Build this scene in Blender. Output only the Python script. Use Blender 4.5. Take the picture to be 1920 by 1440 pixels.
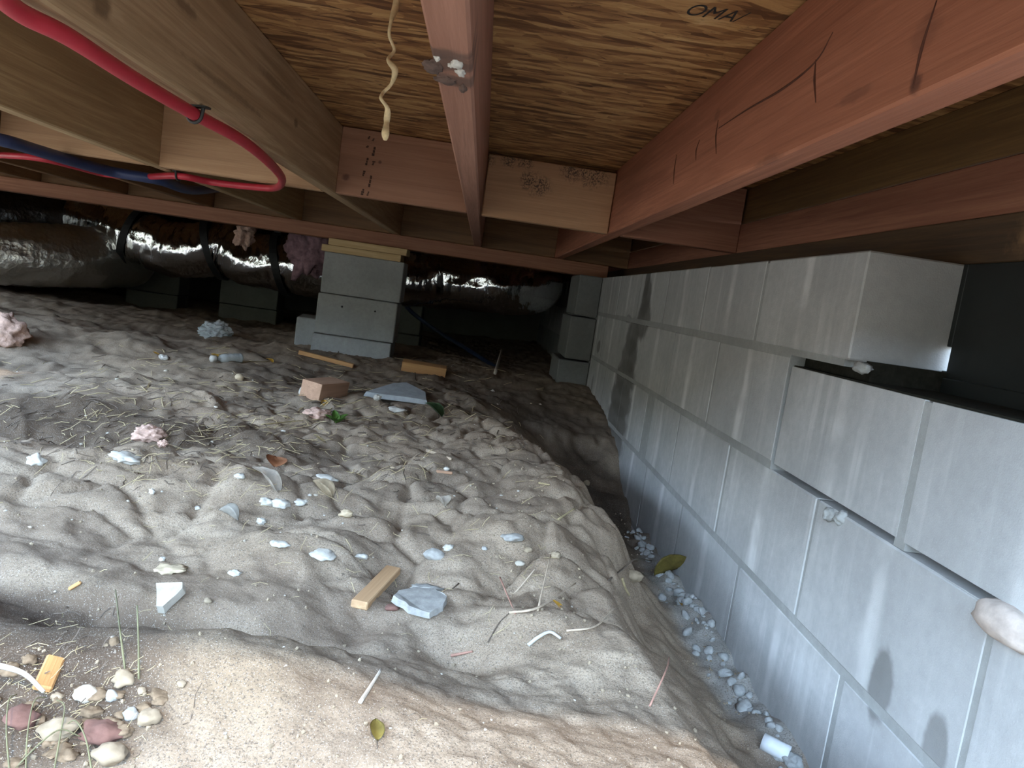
import bpy, bmesh, math, random
import numpy as np
from mathutils import Vector, Matrix, noise as mnoise

random.seed(7)
for o in list(bpy.data.objects):
    bpy.data.objects.remove(o)
S = bpy.context.scene
C = S.collection

# ------------------------------------------------------------------ camera
F = 1420.0
d_ = Vector(((907 - 960) / F, (720 - 544) / F, -1)).normalized()
u_ = Vector((.144, .99, 0)); u_.z = (u_.x * d_.x + u_.y * d_.y) / -d_.z
u_.normalize()
x_ = d_.cross(u_).normalized()
R3 = Matrix((x_, d_, u_))
cd = bpy.data.cameras.new('camera'); cam = bpy.data.objects.new('camera', cd); C.objects.link(cam)
cd.sensor_fit = 'HORIZONTAL'; cd.sensor_width = 36; cd.lens = F / 1920 * 36; cd.clip_start = .02
cam.matrix_world = R3.to_4x4()
S.camera = cam

# ------------------------------------------------------------------ world, sun, exposure
S.view_settings.view_transform = 'Standard'; S.view_settings.look = 'None'
S.view_settings.gamma = 1; S.view_settings.use_curve_mapping = False
S.view_settings.exposure = 1.5
w = bpy.data.worlds.new('sky'); S.world = w; w.use_nodes = True
nt = w.node_tree
tc = nt.nodes.new('ShaderNodeTexCoord'); sp = nt.nodes.new('ShaderNodeSeparateXYZ'); cr = nt.nodes.new('ShaderNodeValToRGB')
nt.links.new(tc.outputs['Generated'], sp.inputs[0]); nt.links.new(sp.outputs[2], cr.inputs[0])
cr.color_ramp.elements.new(.3); cr.color_ramp.elements.new(.5)
for e, (p, c) in zip(cr.color_ramp.elements, ((.0, (.8, .8, .75, 1)), (.18, (1.6, 2.02, 2.5, 1)), (.38, (1.4, 1.98, 2.7, 1)), (.7, (.36, .54, .82, 1)))):
    e.position = p; e.color = c
bg = nt.nodes['Background']; nt.links.new(cr.outputs[0], bg.inputs[0]); bg.inputs[1].default_value = 3.0
sd = bpy.data.lights.new('sun', 'SUN'); sd.energy = 1.0; sd.angle = math.radians(3); sd.color = (1, .88, .70)
so = bpy.data.objects.new('sun', sd); C.objects.link(so)
so.rotation_euler = Vector((.10, 1, -math.tan(math.radians(57.5)))).to_track_quat('-Z', 'Y').to_euler()
# the crawl space is open at the near end: the house edge stands at Y = YE, just in front of the camera
YE, XE, YN = .30, -1.25, 1.85   # near edge, left edge of the near part, and where the house widens to the left

# ------------------------------------------------------------------ constants of the place (metres)
ZJ = .207          # underside of the joists
ZC = .391          # underside of the subfloor
WX = .55           # inner face of the block wall
WT = .167          # wall thickness
ZT = .138          # top of the block wall

def ray(px, py):
    return (R3 @ Vector(((px - 960) / F, (720 - py) / F, -1))).normalized()
def on_x(px, py, X):
    r = ray(px, py); return r * (X / r.x)
def on_y(px, py, Y):
    r = ray(px, py); return r * (Y / r.y)
def on_z(px, py, Z):
    r = ray(px, py); return r * (Z / r.z)

# ------------------------------------------------------------------ object helpers
def tag(o, label=None, cat=None, group=None, kind=None):
    if label: o['label'] = label
    if cat: o['category'] = cat
    if group: o['group'] = group
    if kind: o['kind'] = kind
    return o
def empty(name, loc=(0, 0, 0), **k):
    o = bpy.data.objects.new(name, None); o.empty_display_size = .05
    o.location = loc; C.objects.link(o); return tag(o, **k)
def link(name, me, mat=None, parent=None, loc=None, rot=None, **k):
    o = bpy.data.objects.new(name, me); C.objects.link(o)
    if mat and not me.materials: me.materials.append(mat)
    if parent: o.parent = parent
    if loc is not None: o.location = loc
    if rot is not None: o.rotation_euler = rot
    return tag(o, **k)
def mesh_of(bm, name='mesh', smooth=False):
    me = bpy.data.meshes.new(name); bm.to_mesh(me); bm.free()
    if smooth:
        for p in me.polygons: p.use_smooth = True
    return me
def add_box(bm, x0, x1, y0, y1, z0, z1):
    vs = [bm.verts.new(p) for p in ((x0,y0,z0),(x1,y0,z0),(x1,y1,z0),(x0,y1,z0),(x0,y0,z1),(x1,y0,z1),(x1,y1,z1),(x0,y1,z1))]
    for f in ((0,3,2,1),(4,5,6,7),(0,1,5,4),(1,2,6,5),(2,3,7,6),(3,0,4,7)):
        bm.faces.new([vs[i] for i in f])
    return vs
def box_me(sx, sy, sz, bev=.003, seg=1):
    bm = bmesh.new(); add_box(bm, -sx/2, sx/2, -sy/2, sy/2, -sz/2, sz/2)
    if bev: bmesh.ops.bevel(bm, geom=bm.edges[:], offset=bev, segments=seg, affect='EDGES', profile=.6)
    return mesh_of(bm)
def box_span(x0, x1, y0, y1, z0, z1, bev=.003):
    """mesh centred on its own origin plus that origin"""
    return box_me(x1-x0, y1-y0, z1-z0, bev), ((x0+x1)/2, (y0+y1)/2, (z0+z1)/2)
def catmull(pts, n=10):
    P = [Vector(p) for p in pts]; P = [2*P[0]-P[1]] + P + [2*P[-1]-P[-2]]
    out = []
    for i in range(1, len(P)-2):
        for k in range(n):
            t = k / n; a, b, c, d = P[i-1], P[i], P[i+1], P[i+2]
            out.append(.5*((2*b)+(c-a)*t+(2*a-5*b+4*c-d)*t*t+(3*b-a-3*c+d)*t**3))
    out.append(P[-2]); return out
def tube(bm, pts, rad, seg=10, cap=True, prof=None):
    """rad: number or function(i, fraction); prof(i, angle, fraction) adds to the radius"""
    n = len(pts); rings = []; up = None
    for i, p in enumerate(pts):
        t = (pts[min(i+1, n-1)] - pts[max(i-1, 0)]).normalized()
        if up is None:
            up = Vector((0, 0, 1)) if abs(t.z) < .9 else Vector((1, 0, 0))
        s = t.cross(up).normalized(); up = s.cross(t).normalized()
        f = i / max(n-1, 1); r = rad(i, f) if callable(rad) else rad
        ring = []
        for k in range(seg):
            a = 2*math.pi*k/seg
            rr = r + (prof(i, a, f) if prof else 0)
            ring.append(bm.verts.new(p + s*math.cos(a)*rr + up*math.sin(a)*rr))
        rings.append(ring)
    for a, b in zip(rings, rings[1:]):
        for k in range(seg):
            bm.faces.new((a[k], a[(k+1) % seg], b[(k+1) % seg], b[k]))
    if cap:
        bm.faces.new(rings[0][::-1]); bm.faces.new(rings[-1])
def tube_me(pts, rad, seg=8, **k):
    bm = bmesh.new(); tube(bm, pts, rad, seg, **k)
    bmesh.ops.recalc_face_normals(bm, faces=bm.faces[:])
    return mesh_of(bm, smooth=True)
def centre(me):
    """move mesh so its origin is its bounding-box base, return that point"""
    co = np.empty(len(me.vertices)*3); me.vertices.foreach_get('co', co); co = co.reshape(-1, 3)
    c = (co.min(0)+co.max(0))/2; c[2] = co[:, 2].min()
    me.vertices.foreach_set('co', (co-c).ravel()); me.update()
    return Vector(c)

# ------------------------------------------------------------------ materials
def new_mat(name):
    m = bpy.data.materials.new(name); m.use_nodes = True
    return m, m.node_tree.nodes, m.node_tree.links, m.node_tree.nodes['Principled BSDF']
def N(ns, typ, **k):
    n = ns.new(typ)
    for a, b in k.items(): setattr(n, a, b)
    return n
def math_(ns, ls, op, a, b=None, clamp=False):
    n = N(ns, 'ShaderNodeMath', operation=op, use_clamp=clamp)
    for i, v in enumerate((a, b)):
        if v is None: continue
        if hasattr(v, 'is_output') or isinstance(v, bpy.types.NodeSocket): ls.new(v, n.inputs[i])
        else: n.inputs[i].default_value = v
    return n.outputs[0]
def mixc(ns, ls, fac, a, b, blend='MIX'):
    n = N(ns, 'ShaderNodeMix', data_type='RGBA', blend_type=blend)
    for s, v in ((n.inputs['Factor'], fac), (n.inputs[6], a), (n.inputs[7], b)):
        if isinstance(v, bpy.types.NodeSocket): ls.new(v, s)
        elif isinstance(v, (int, float)): s.default_value = v
        else: s.default_value = (*v, 1)
    return n.outputs[2]
def ramp(ns, ls, fac, stops):
    n = N(ns, 'ShaderNodeValToRGB'); ls.new(fac, n.inputs[0]); e = n.color_ramp.elements
    while len(e) < len(stops): e.new(.5)
    for q, (p, c) in zip(e, stops):
        q.position = p; q.color = (*c, 1) if not isinstance(c, (int, float)) else (c, c, c, 1)
    return n.outputs[0]
def noise_(ns, ls, vec, scale, detail=4, rough=.55, dist=0, out=0):
    n = N(ns, 'ShaderNodeTexNoise'); n.inputs['Scale'].default_value = scale; n.inputs['Detail'].default_value = detail
    n.inputs['Roughness'].default_value = rough; n.inputs['Distortion'].default_value = dist
    ls.new(vec, n.inputs['Vector']); return n.outputs[out]
def mapped(ns, ls, vec, scale=(1, 1, 1), loc=(0, 0, 0), rot=(0, 0, 0)):
    n = N(ns, 'ShaderNodeMapping'); n.inputs['Scale'].default_value = scale; n.inputs['Location'].default_value = loc
    n.inputs['Rotation'].default_value = rot; ls.new(vec, n.inputs[0]); return n.outputs[0]
def bump(ns, ls, bsdf, h, strength=.3, dist=.01):
    n = N(ns, 'ShaderNodeBump'); n.inputs['Strength'].default_value = strength; n.inputs['Distance'].default_value = dist
    ls.new(h, n.inputs['Height']); ls.new(n.outputs[0], bsdf.inputs['Normal'])
def spot(ns, ls, vec, c, r, edge=.35, wob=.35, nscale=25):
    """soft ellipsoid mask 0..1 around c with radii r, its border roughened by noise"""
    m = N(ns, 'ShaderNodeVectorMath', operation='SUBTRACT'); ls.new(vec, m.inputs[0]); m.inputs[1].default_value = c
    q = N(ns, 'ShaderNodeVectorMath', operation='DIVIDE'); ls.new(m.outputs[0], q.inputs[0]); q.inputs[1].default_value = r
    l = N(ns, 'ShaderNodeVectorMath', operation='LENGTH'); ls.new(q.outputs[0], l.inputs[0])
    nz = noise_(ns, ls, vec, nscale, 4)
    v = math_(ns, ls, 'ADD', l.outputs['Value'], math_(ns, ls, 'MULTIPLY', math_(ns, ls, 'SUBTRACT', nz, .5), wob*2))
    mr = N(ns, 'ShaderNodeMapRange', interpolation_type='SMOOTHSTEP'); ls.new(v, mr.inputs[0])
    mr.inputs[1].default_value = 1; mr.inputs[2].default_value = 1-edge; mr.inputs[3].default_value = 0; mr.inputs[4].default_value = 1
    return mr.outputs[0]
def objvec(ns): return N(ns, 'ShaderNodeTexCoord').outputs['Object']
def worldvec(ns): return N(ns, 'ShaderNodeNewGeometry').outputs['Position']

def wood(name, light, dark, spots=(), rough=.7, grain=1.0, seed=0.0, bstr=.25):
    """spots: (centre, radii, colour, strength) in the board's own coordinates; grain runs along local Y"""
    m, ns, ls, b = new_mat(name); v = objvec(ns)
    g = noise_(ns, ls, mapped(ns, ls, v, (42*grain, 1.6*grain, 42*grain), (seed, seed, seed)), 1, 6, .62, 1.2)
    big = noise_(ns, ls, mapped(ns, ls, v, (7, .9, 7), (seed*2, 3, seed)), 1, 3)
    fine = noise_(ns, ls, mapped(ns, ls, v, (260, 9, 260)), 1, 3)
    col = ramp(ns, ls, g, [(.28, dark), (.48, tuple((a+c)/2 for a, c in zip(light, dark))), (.62, light), (.85, tuple(a*1.08 for a in light))])
    col = mixc(ns, ls, ramp(ns, ls, big, [(.35, 0), (.7, .45)]), col, tuple(c*.75 for c in dark))
    col = mixc(ns, ls, ramp(ns, ls, fine, [(.42, 0), (.68, .5)]), col, dark)
    lines = noise_(ns, ls, mapped(ns, ls, v, (120*grain, 2.2*grain, 120*grain), (seed, 0, 2)), 1, 3, .6, .4)
    col = mixc(ns, ls, ramp(ns, ls, lines, [(.55, 0), (.68, .55)]), col, tuple(c*.8 for c in dark))
    for c, r, k, st, *sc in spots:
        s = spot(ns, ls, v, c, r, .6, .45, 60)
        if sc: s = math_(ns, ls, 'MULTIPLY', s, ramp(ns, ls, noise_(ns, ls, v, sc[0], 3, .7), [(.47, 0), (.56, 1)]))
        col = mixc(ns, ls, math_(ns, ls, 'MULTIPLY', s, st), col, k)
    ls.new(col, b.inputs['Base Color']); b.inputs['Roughness'].default_value = rough
    bump(ns, ls, b, math_(ns, ls, 'ADD', g, math_(ns, ls, 'MULTIPLY', fine, .4)), bstr, .004)
    return m

def concrete(name, base, stains=(), streak=0.0, rough=.92):
    m, ns, ls, b = new_mat(name); v = worldvec(ns); ov = objvec(ns)
    n1 = noise_(ns, ls, v, 5, 5, .6); n2 = noise_(ns, ls, v, 60, 5, .65); n3 = noise_(ns, ls, v, 420, 2)
    col = mixc(ns, ls, ramp(ns, ls, n1, [(.35, 0), (.7, 1)]), tuple(c*.82 for c in base), tuple(min(1, c*1.12) for c in base))
    col = mixc(ns, ls, ramp(ns, ls, n2, [(.3, .35), (.62, 0)]), col, tuple(c*.62 for c in base))
    col = mixc(ns, ls, ramp(ns, ls, n3, [(.62, 0), (.75, .35)]), col, tuple(min(1, c*1.4) for c in base))
    if streak:
        sx = N(ns, 'ShaderNodeSeparateXYZ'); ls.new(ov, sx.inputs[0])
        wv = math_(ns, ls, 'ADD', sx.outputs[1], math_(ns, ls, 'MULTIPLY', math_(ns, ls, 'SUBTRACT', noise_(ns, ls, mapped(ns, ls, v, (1, 14, 5)), 1, 4), .5), .05))
        web = math_(ns, ls, 'LESS_THAN', math_(ns, ls, 'ABSOLUTE', wv), .2)
        mr = N(ns, 'ShaderNodeMapRange', interpolation_type='SMOOTHSTEP'); ls.new(math_(ns, ls, 'ABSOLUTE', wv), mr.inputs[0])
        mr.inputs[1].default_value = .026; mr.inputs[2].default_value = .004; mr.inputs[3].default_value = 0; mr.inputs[4].default_value = 1
        vs = ramp(ns, ls, noise_(ns, ls, mapped(ns, ls, v, (1, 38, 2.2)), 1, 4), [(.52, 0), (.72, .55)])
        f = math_(ns, ls, 'MULTIPLY', math_(ns, ls, 'ADD', mr.outputs[0], vs, True), streak)
        f = math_(ns, ls, 'MULTIPLY', f, ramp(ns, ls, noise_(ns, ls, v, 9, 3), [(.35, .15), (.6, 1)]))
        col = mixc(ns, ls, f, col, tuple(min(1, c*1.55) for c in base))
    for c, r, k, st in stains:
        s = spot(ns, ls, v, c, r, .32, .18, 30)
        col = mixc(ns, ls, math_(ns, ls, 'MULTIPLY', s, st), col, k)
    if streak:
        oi = N(ns, 'ShaderNodeObjectInfo')
        col = mixc(ns, ls, ramp(ns, ls, oi.outputs['Random'], [(0, .30), (1, 0)]), col, tuple(c*.68 for c in base))
        blot = noise_(ns, ls, mapped(ns, ls, v, (2, 4.5, 4.5), (1, 5, 2)), 1, 4, .6)
        col = mixc(ns, ls, ramp(ns, ls, blot, [(.5, 0), (.72, .4)]), col, tuple(c*.66 for c in base))
    ls.new(col, b.inputs['Base Color']); b.inputs['Roughness'].default_value = rough
    b.inputs['Specular IOR Level'].default_value = .25
    bump(ns, ls, b, math_(ns, ls, 'ADD', n2, math_(ns, ls, 'MULTIPLY', n3, .5)), .3, .003)
    return m

def plain(name, col, rough=.7, var=.35, scale=60, metal=0, spec=.4, trans=0, bstr=.3, alpha=1):
    m, ns, ls, b = new_mat(name); v = objvec(ns)
    n = noise_(ns, ls, v, scale, 5, .6)
    c = mixc(ns, ls, ramp(ns, ls, n, [(.3, 0), (.7, 1)]), tuple(x*(1-var) for x in col), tuple(min(1, x*(1+var*.5)) for x in col))
    ls.new(c, b.inputs['Base Color']); b.inputs['Roughness'].default_value = rough; b.inputs['Metallic'].default_value = metal
    b.inputs['Specular IOR Level'].default_value = spec; b.inputs['Transmission Weight'].default_value = trans
    b.inputs['Alpha'].default_value = alpha
    if bstr: bump(ns, ls, b, n, bstr, .004)
    return m

# sand: colour, grain and fine relief only; the lumps are geometry
def sand_mat():
    m, ns, ls, b = new_mat('sand'); v = worldvec(ns)
    big = noise_(ns, ls, v, 2.3, 4, .55); mid = noise_(ns, ls, mapped(ns, ls, v, (9, 14, 9), (3, 1, 0)), 1, 6, .65)
    fine = noise_(ns, ls, v, 320, 3, .7); grit = noise_(ns, ls, v, 900, 2)
    col = ramp(ns, ls, mid, [(.25, (.20, .140, .093)), (.45, (.31, .228, .158)), (.62, (.385, .292, .208)), (.8, (.44, .345, .255))])
    col = mixc(ns, ls, ramp(ns, ls, big, [(.42, 0), (.62, .55)]), col, (.27, .215, .165))
    # darker loamy dirt and litter, left middle; shade painted in hollow and trench
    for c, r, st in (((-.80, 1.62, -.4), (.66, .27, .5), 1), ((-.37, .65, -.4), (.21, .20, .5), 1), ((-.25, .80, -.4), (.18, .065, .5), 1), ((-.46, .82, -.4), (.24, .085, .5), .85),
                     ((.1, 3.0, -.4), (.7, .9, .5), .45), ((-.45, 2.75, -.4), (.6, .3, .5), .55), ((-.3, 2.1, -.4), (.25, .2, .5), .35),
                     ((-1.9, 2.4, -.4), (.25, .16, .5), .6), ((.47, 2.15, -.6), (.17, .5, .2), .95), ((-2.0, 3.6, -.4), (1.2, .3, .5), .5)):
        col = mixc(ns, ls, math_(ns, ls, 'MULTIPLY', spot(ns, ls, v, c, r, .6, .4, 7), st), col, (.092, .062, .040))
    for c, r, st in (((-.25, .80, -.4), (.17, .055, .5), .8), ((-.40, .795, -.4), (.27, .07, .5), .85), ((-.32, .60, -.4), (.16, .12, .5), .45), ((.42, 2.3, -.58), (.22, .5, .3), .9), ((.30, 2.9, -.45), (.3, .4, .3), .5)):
        col = mixc(ns, ls, math_(ns, ls, 'MULTIPLY', spot(ns, ls, v, c, r, .7, .35, 9), st), col, (.045, .032, .024))  # darker coat: hollow and trench shade put into the soil colour; lower-left dirt
    # pale mortar dust along the wall foot
    dust = spot(ns, ls, v, (.53, 1.45, -.6), (.075, .72, .3), .6, .3, 14)
    col = mixc(ns, ls, math_(ns, ls, 'MULTIPLY', dust, .75), col, (.36, .355, .34))
    col = mixc(ns, ls, math_(ns, ls, 'MULTIPLY', spot(ns, ls, v, (-.145, .68, -.4), (.115, .13, .3), .6, .2, 8), .85), col, (.255, .185, .122))
    fine2 = noise_(ns, ls, v, 520, 2, .6)
    col = mixc(ns, ls, ramp(ns, ls, fine, [(.3, .6), (.5, 0)]), col, (.115, .088, .066))
    col = mixc(ns, ls, ramp(ns, ls, fine2, [(.34, .7), (.46, 0)]), col, (.075, .06, .05))
    col = mixc(ns, ls, ramp(ns, ls, noise_(ns, ls, v, 4.2, 5, .65), [(.50, 0), (.62, .5)]), col, (.19, .135, .095))
    col = mixc(ns, ls, ramp(ns, ls, grit, [(.62, 0), (.72, .75)]), col, (.72, .66, .58))
    ls.new(col, b.inputs['Base Color']); b.inputs['Roughness'].default_value = .95; b.inputs['Specular IOR Level'].default_value = .15
    h = math_(ns, ls, 'ADD', math_(ns, ls, 'MULTIPLY', mid, 2.0), math_(ns, ls, 'MULTIPLY', fine, .35))
    bump(ns, ls, b, h, .4, .006)
    return m

def osb_mat():
    m, ns, ls, b = new_mat('oriented_strand_board'); v = worldvec(ns)
    wob = noise_(ns, ls, v, 7, 2, out=1)
    dv = N(ns, 'ShaderNodeVectorMath', operation='MULTIPLY_ADD'); ls.new(wob, dv.inputs[0]); dv.inputs[1].default_value = (.02, .035, 0); ls.new(v, dv.inputs[2])
    cols = []; hs = []
    for sc, rot, loc in (((15, 66, 1), .14, (0, 0, 0)), ((18, 74, 1), -.4, (3.3, 1.7, 0)), ((13, 58, 1), .6, (7.1, 5.2, 0))):
        vo = N(ns, 'ShaderNodeTexVoronoi'); ls.new(mapped(ns, ls, dv.outputs[0], sc, loc, (0, 0, rot)), vo.inputs['Vector'])
        vo.inputs['Scale'].default_value = 1; vo.inputs['Randomness'].default_value = 1
        sp = N(ns, 'ShaderNodeSeparateColor'); ls.new(vo.outputs['Color'], sp.inputs[0]); cols.append(sp.outputs[0]); hs.append(vo.outputs['Distance'])
    mixf = math_(ns, ls, 'ADD', math_(ns, ls, 'MULTIPLY', cols[0], .45), math_(ns, ls, 'ADD', math_(ns, ls, 'MULTIPLY', cols[1], .35), math_(ns, ls, 'MULTIPLY', cols[2], .2)))
    fib = noise_(ns, ls, mapped(ns, ls, dv.outputs[0], (14, 190, 1)), 1, 4, .6)
    f = math_(ns, ls, 'ADD', math_(ns, ls, 'MULTIPLY', mixf, .8), math_(ns, ls, 'MULTIPLY', fib, .16))
    col = ramp(ns, ls, f, [(.25, (.15, .060, .020)), (.42, (.33, .150, .052)), (.55, (.48, .245, .090)), (.70, (.62, .355, .140)), (.88, (.70, .44, .20))])
    gap = noise_(ns, ls, mapped(ns, ls, dv.outputs[0], (22, 62, 1), (2, 9, 0), (0, 0, .06)), 1, 5, .65, 1.6)
    col = mixc(ns, ls, ramp(ns, ls, gap, [(.60, 0), (.68, .7)]), col, (.09, .035, .014))
    ls.new(col, b.inputs['Base Color']); b.inputs['Roughness'].default_value = .75
    bump(ns, ls, b, math_(ns, ls, 'SUBTRACT', f, gap), .5, .004)
    return m

def foil_mat(name, col=(.78, .79, .8), rough=.16, cr=1.0, aniso=(1, 1, 1)):
    m, ns, ls, b = new_mat(name); v = worldvec(ns)
    a = noise_(ns, ls, mapped(ns, ls, v, aniso), 26, 3, .6, 1.5)
    vo = N(ns, 'ShaderNodeTexVoronoi'); vo.inputs['Scale'].default_value = 38; ls.new(mapped(ns, ls, v, aniso), vo.inputs['Vector'])
    b.inputs['Base Color'].default_value = (*col, 1); b.inputs['Metallic'].default_value = 1; b.inputs['Roughness'].default_value = rough
    bump(ns, ls, b, math_(ns, ls, 'ADD', a, math_(ns, ls, 'MULTIPLY', vo.outputs[0], .8)), .3*cr, .012)
    return m

M = {}
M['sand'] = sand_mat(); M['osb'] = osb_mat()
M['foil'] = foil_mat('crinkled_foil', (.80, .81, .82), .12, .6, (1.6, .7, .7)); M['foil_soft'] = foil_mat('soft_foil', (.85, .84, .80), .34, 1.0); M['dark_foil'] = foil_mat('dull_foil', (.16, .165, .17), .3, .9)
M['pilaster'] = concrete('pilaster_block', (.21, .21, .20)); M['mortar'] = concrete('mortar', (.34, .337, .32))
M['pier'] = concrete('pier_block', (.36, .36, .345)); M['dim_block'] = concrete('far_block_dimmed', (.12, .12, .10))  # far blocks darkened to stand for light falling off in the depth
M['pine'] = wood('pine', (.56, .40, .215), (.33, .205, .095)); M['red'] = wood('red_fir', (.40, .175, .10), (.23, .085, .048), seed=4)
M['brown'] = wood('brown_fir', (.33, .175, .075), (.17, .085, .035), seed=9)
M['beamwood'] = wood('beam_fir', (.44, .20, .11), (.26, .105, .055), seed=2)
M['rimwood'] = wood('rim_wood', (.27, .155, .055), (.15, .08, .03), seed=6)
M['sillwood_shaded'] = wood('sill_wood_shaded', (.12, .065, .028), (.045, .025, .014), [((0, -2.75, 0), (.3, .13, .05), (.28, .16, .07), .9)], seed=8)  # sill coloured dark for its shaded face; brown patch is its lit part
M['shim'] = wood('shim_pine', (.72, .53, .28), (.52, .34, .15), seed=5, bstr=.1)
M['offcut'] = wood('offcut_wood', (.62, .40, .22), (.42, .24, .12), seed=11)
M['offcut_orange'] = wood('offcut_orange', (.62, .34, .13), (.40, .19, .07), seed=12)
M['offcut_pink'] = wood('offcut_pink', (.60, .36, .23), (.42, .24, .15), seed=13)
M['red_pipe'] = plain('red_plastic', (.52, .035, .055), .35, .15, 20, bstr=0)
M['blue_pipe'] = plain('blue_plastic', (.035, .05, .13), .4, .15, 20, bstr=0)
M['deep_blue'] = plain('deep_blue_plastic', (.008, .016, .04), .4, .15, 20, bstr=0)
M['black'] = plain('black_plastic', (.012, .014, .013), .55, .2, 30, bstr=0)
M['dark_metal'] = plain('dark_clip', (.03, .028, .025), .5, .2, 30)
M['strap'] = plain('black_strap', (.012, .012, .012), .6)
M['pinkwool'] = plain('pink_glass_wool', (.60, .40, .32), .95, .35, 70, spec=.1, bstr=.9)
M['mauvewool'] = plain('mauve_glass_wool', (.30, .18, .20), .95, .45, 40, spec=.1, bstr=.9)
M['white'] = plain('white_scrap', (.54, .50, .44), .7, .25, 80); M['cream'] = plain('cream_scrap', (.54, .42, .28), .8, .3, 80)
M['stone_white'] = plain('pale_stone', (.48, .42, .34), .85, .25, 50); M['stone_grey'] = plain('grey_stone', (.36, .34, .31), .9, .35, 60)
M['stone_beige'] = plain('beige_stone', (.32, .245, .165), .9, .3, 50); M['clay'] = plain('red_clay', (.17, .085, .065), .95, .35, 60)
M['rubble'] = plain('mortar_rubble', (.38, .375, .36), .95, .3, 90)
M['slate'] = plain('grey_board', (.34, .345, .34), .8, .2, 40); M['plaster_beige'] = plain('beige_mortar', (.52, .43, .37), .95, .25, 60)
M['leaf_green'] = plain('green_leaf', (.10, .20, .035), .5, .35, 60); M['leaf_dark'] = plain('dark_green_leaf', (.06, .10, .04), .55, .35, 60)
M['leaf_yellow'] = plain('yellow_leaf', (.66, .38, .06), .6, .35, 60); M['leaf_olive'] = plain('olive_leaf', (.34, .26, .07), .65, .45, 45)
M['leaf_pale'] = plain('pale_leaf', (.60, .52, .43), .75, .3, 60); M['leaf_rust'] = plain('rust_leaf', (.40, .17, .08), .75, .35, 50)
M['straw'] = plain('straw', (.46, .36, .20), .8, .3, 80, bstr=0); M['twig'] = plain('twig', (.52, .40, .29), .8, .3, 80)
M['twig_dark'] = plain('dark_twig', (.13, .095, .07), .85, .3, 80); M['twig_red'] = plain('red_needle', (.42, .22, .16), .8, .3, 80)
M['grass'] = plain('dry_grass', (.17, .155, .08), .7, .3, 60, bstr=0)
M['pvc'] = plain('white_pvc', (.76, .77, .78), .4, .08, 30, bstr=0)
M['film'] = plain('clear_film', (.75, .78, .76), .25, .1, 40, trans=.55, bstr=.8)
M['root'] = plain('dry_root', (.66, .50, .28), .7, .3, 90); M['mud'] = plain('mud', (.14, .085, .065), .95, .4, 70)
M['crack'] = plain('crack', (.10, .035, .02), .9, .3, 60, bstr=0); M['ink'] = plain('ink', (.035, .03, .028), .8, .2, 60, bstr=0); M['ink_brown'] = plain('brown_ink', (.075, .035, .02), .8, .2, 60, bstr=0)

# ------------------------------------------------------------------ ground height
def vnoise(x, y, s, seed=0):
    x = np.asarray(x)*s + seed*17.13; y = np.asarray(y)*s + seed*31.7
    xi = np.floor(x).astype(np.int64); yi = np.floor(y).astype(np.int64); fx = x-xi; fy = y-yi
    fx = fx*fx*fx*(fx*(fx*6-15)+10); fy = fy*fy*fy*(fy*(fy*6-15)+10)
    def h(a, b):
        n = (a*374761393 + b*668265263 + seed*974711) & 0x7fffffff
        n = ((n ^ (n >> 13))*1274126177) & 0x7fffffff
        return ((n ^ (n >> 16)) & 0xffff)/65535.0*2-1
    return (h(xi, yi)*(1-fx)+h(xi+1, yi)*fx)*(1-fy) + (h(xi, yi+1)*(1-fx)+h(xi+1, yi+1)*fx)*fy
def worley(x, y, s, seed=0):
    x = np.asarray(x)*s; y = np.asarray(y)*s
    xi = np.floor(x).astype(np.int64); yi = np.floor(y).astype(np.int64)
    f1 = np.full(x.shape, 9.0); f2 = np.full(x.shape, 9.0)
    for i in (-1, 0, 1):
        for j in (-1, 0, 1):
            a, b = xi+i, yi+j
            n = (a*374761393 + b*668265263 + seed*974711) & 0x7fffffff
            n = ((n ^ (n >> 13))*1274126177) & 0x7fffffff
            ox = ((n >> 3) & 0xff)/255.0; oy = ((n >> 12) & 0xff)/255.0
            d = np.hypot(a+ox-x, b+oy-y)
            f2 = np.where(d < f1, f1, np.minimum(f2, d)); f1 = np.minimum(f1, d)
    return f1, f2
def g2(x, y, cx, cy, rx, ry, a=0):
    dx, dy = x-cx, y-cy; c, s = math.cos(a), math.sin(a)
    return np.exp(-(((dx*c+dy*s)/rx)**2 + ((-dx*s+dy*c)/ry)**2))
def sstep(a, b, v):
    t = np.clip((v-a)/(b-a), 0, 1); return t*t*(3-2*t)
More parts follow.
